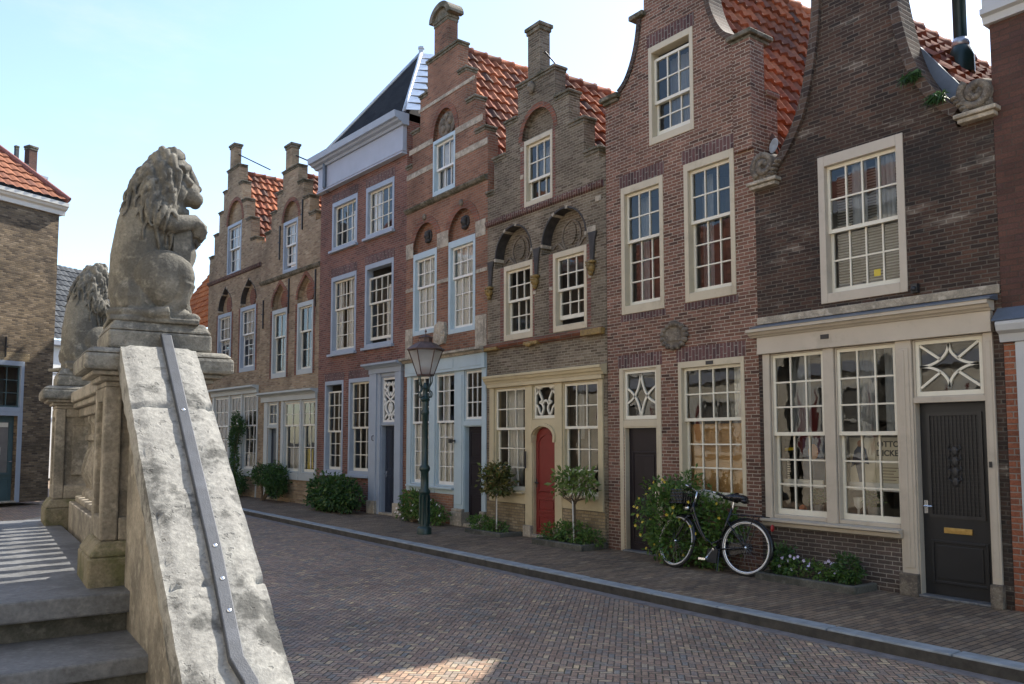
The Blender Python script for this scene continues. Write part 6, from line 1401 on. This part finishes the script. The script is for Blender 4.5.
# ------------------------------------------------------------------ town hall behind the camera (seen only in the window reflections)
stone('stone_hall', (.30, .285, .255), (.2, .19, .17), (.37, .35, .31), scale=.8, bump=.2)
stone('stone_tan_wall', (.74, .68, .56), (.64, .58, .46), (.80, .75, .64), scale=.8, bump=.2)
def opposite(name, x0, n, zs, ze, zr, wallmat, label, step=4.1):
    e = empty(name, (x0, -2.6, 0), 0, label, 'house'); h = Far(e); W = n * step + .6
    for i in range(n):
        x = 1.1 + step * i
        for z0, z1 in zs:
            w = MB().frame(x, x + 1.4, z0, z1, .1, .1, .1, .1, 0, .12).box(x + .66, x + .74, .02, .1, z0 + .1, z1 - .1).box(x + .1, x + .6595, .021, .099, (z0 + z1) / 2 - .03, (z0 + z1) / 2 + .03).box(x + .7405, x + 1.3, .021, .099, (z0 + z1) / 2 - .03, (z0 + z1) / 2 + .03)
            wo = w.build('window', 'paint_white', e); MB().box(x + .1, x + 1.3, .0, .018, z0 + .1, z1 - .1).build('pane', 'room', wo)
            for xa in (x - .72, x + 1.42):
                so = MB().box(xa, xa + .7, .0, .05, z0, z1).build('shutter', 'paint_white', e); c0, c1, zm = xa + .05, xa + .65, (z0 + z1) / 2
                MB().add([(c0, .056, z0 + .05), (c0, .056, z1 - .05), (xa + .35, .056, zm)], [(0, 1, 2)]).add([(c1, .056, z0 + .05), (c1, .056, z1 - .05), (xa + .35, .056, zm)], [(0, 1, 2)]).build('shutter_pattern', 'shutter_maroon', so, recalc=False)
    MB().box(0, W, -8, -.001, -.15, ze).build('wall', wallmat, e)
    MB().box(-.1, W + .1, -.0005, .12, 3.55, 3.85).box(-.2, W + .2, -.0005, .28, ze - .25, ze + .06).build('stone_band', 'paint_frieze', e)
    h.b = lambda mb, name, mat, parent=None, **k: mb.build(name, mat, parent or e, **k)
    plane_slope(h, (W + .2, .3, ze + .08), (-.2, .3, ze + .08), (W + .2, -4, zr), (-.2, -4, zr), 'tiles_brown', .3, .38)
    MB().add([(-.2, -8.3, ze), (W + .2, -8.3, ze), (W + .2, -4, zr), (-.2, -4, zr)], [(0, 1, 2, 3)]).build('back_roof', 'slates', e, recalc=False)
plain('shutter_maroon', (.14, .014, .016), .45, .1, 3)
opposite('town_hall', -14.4, 5, ((1.2, 3.2), (4.2, 6.0)), 8.2, 10.4, 'stone_tan_wall', 'pale sandstone town hall with red and white shutters across the street')
opposite('plastered_house', -31.0, 4, ((1.2, 3.0), (3.95, 5.6)), 6.0, 10.0, 'stone_tan_wall', 'low pale house with an orange roof across the street, mirrored in the windows')

# ------------------------------------------------------------------ camera, light
cam = bpy.data.cameras.new('Camera'); co = bpy.data.objects.new('Camera', cam); col.objects.link(co); sc.camera = co
TH = math.atan2(612 * math.cos(math.atan(.0734)), 820); PT = math.atan(.0734)
fw = Vector((-math.cos(TH) * math.cos(PT), math.sin(TH) * math.cos(PT), math.sin(PT)))
co.location = (0, 0, 1.7); co.rotation_euler = fw.to_track_quat('-Z', 'Y').to_euler()
cam.sensor_width = 36; cam.lens = 36 * 820 / 1024; cam.shift_y = 37.8 / 1024; cam.clip_start = .05; cam.clip_end = 2000
SUN_EL, SUN_AZ = R(47.5), R(98)      # azimuth counter-clockwise from +X (towards the houses is +Y = 90)
sv = Vector((math.cos(SUN_AZ) * math.cos(SUN_EL), math.sin(SUN_AZ) * math.cos(SUN_EL), math.sin(SUN_EL)))
sl = bpy.data.lights.new('Sun', 'SUN'); sl.energy = 2.3; sl.angle = R(.7); sl.color = (1.0, .93, .82)
so = bpy.data.objects.new('Sun', sl); col.objects.link(so); so.rotation_euler = (-sv).to_track_quat('-Z', 'Y').to_euler(); so.location = (0, 30, 40)
wd = bpy.data.worlds.new('World'); sc.world = wd; wd.use_nodes = True; nt = wd.node_tree; bg = nt.nodes['Background']
sk = nt.nodes.new('ShaderNodeTexSky'); sk.sky_type = 'NISHITA'; sk.sun_disc = False; sk.sun_elevation = SUN_EL; sk.sun_rotation = PI / 2 - SUN_AZ
sk.air_density = 1.0; sk.dust_density = .7; sk.ozone_density = .6
tc = nt.nodes.new('ShaderNodeTexCoord'); mp = nt.nodes.new('ShaderNodeMapping'); mp.inputs['Scale'].default_value = (2.2, 2.2, 7.0); nz = nt.nodes.new('ShaderNodeTexNoise'); nz.inputs['Scale'].default_value = 1.6; nz.inputs['Detail'].default_value = 7; nz.inputs['Roughness'].default_value = .62
nt.links.new(tc.outputs['Generated'], mp.inputs[0]); nt.links.new(mp.outputs[0], nz.inputs['Vector']); mr = nt.nodes.new('ShaderNodeMapRange'); mr.interpolation_type = 'SMOOTHSTEP'; nt.links.new(nz.outputs[0], mr.inputs[0])
for k, v in ((1, .50), (2, .78), (3, 0.0), (4, .3)): mr.inputs[k].default_value = v
mx = nt.nodes.new('ShaderNodeMix'); mx.data_type = 'RGBA'; nt.links.new(mr.outputs[0], mx.inputs[0]); nt.links.new(sk.outputs[0], mx.inputs[6]); mx.inputs[7].default_value = (3.0, 3.15, 3.3, 1)     # thin high cloud
nt.links.new(mx.outputs[2], bg.inputs[0]); bg.inputs[1].default_value = .08
sc.view_settings.view_transform = 'Standard'; sc.view_settings.look = 'None'; sc.view_settings.exposure = 2.12; sc.view_settings.gamma = 1.0
sc.cycles.max_bounces = 7; sc.cycles.transparent_max_bounces = 10; sc.cycles.caustics_reflective = False; sc.cycles.caustics_refractive = False
sc.cycles.use_denoising = True
sc.cycles.sample_clamp_indirect = 6
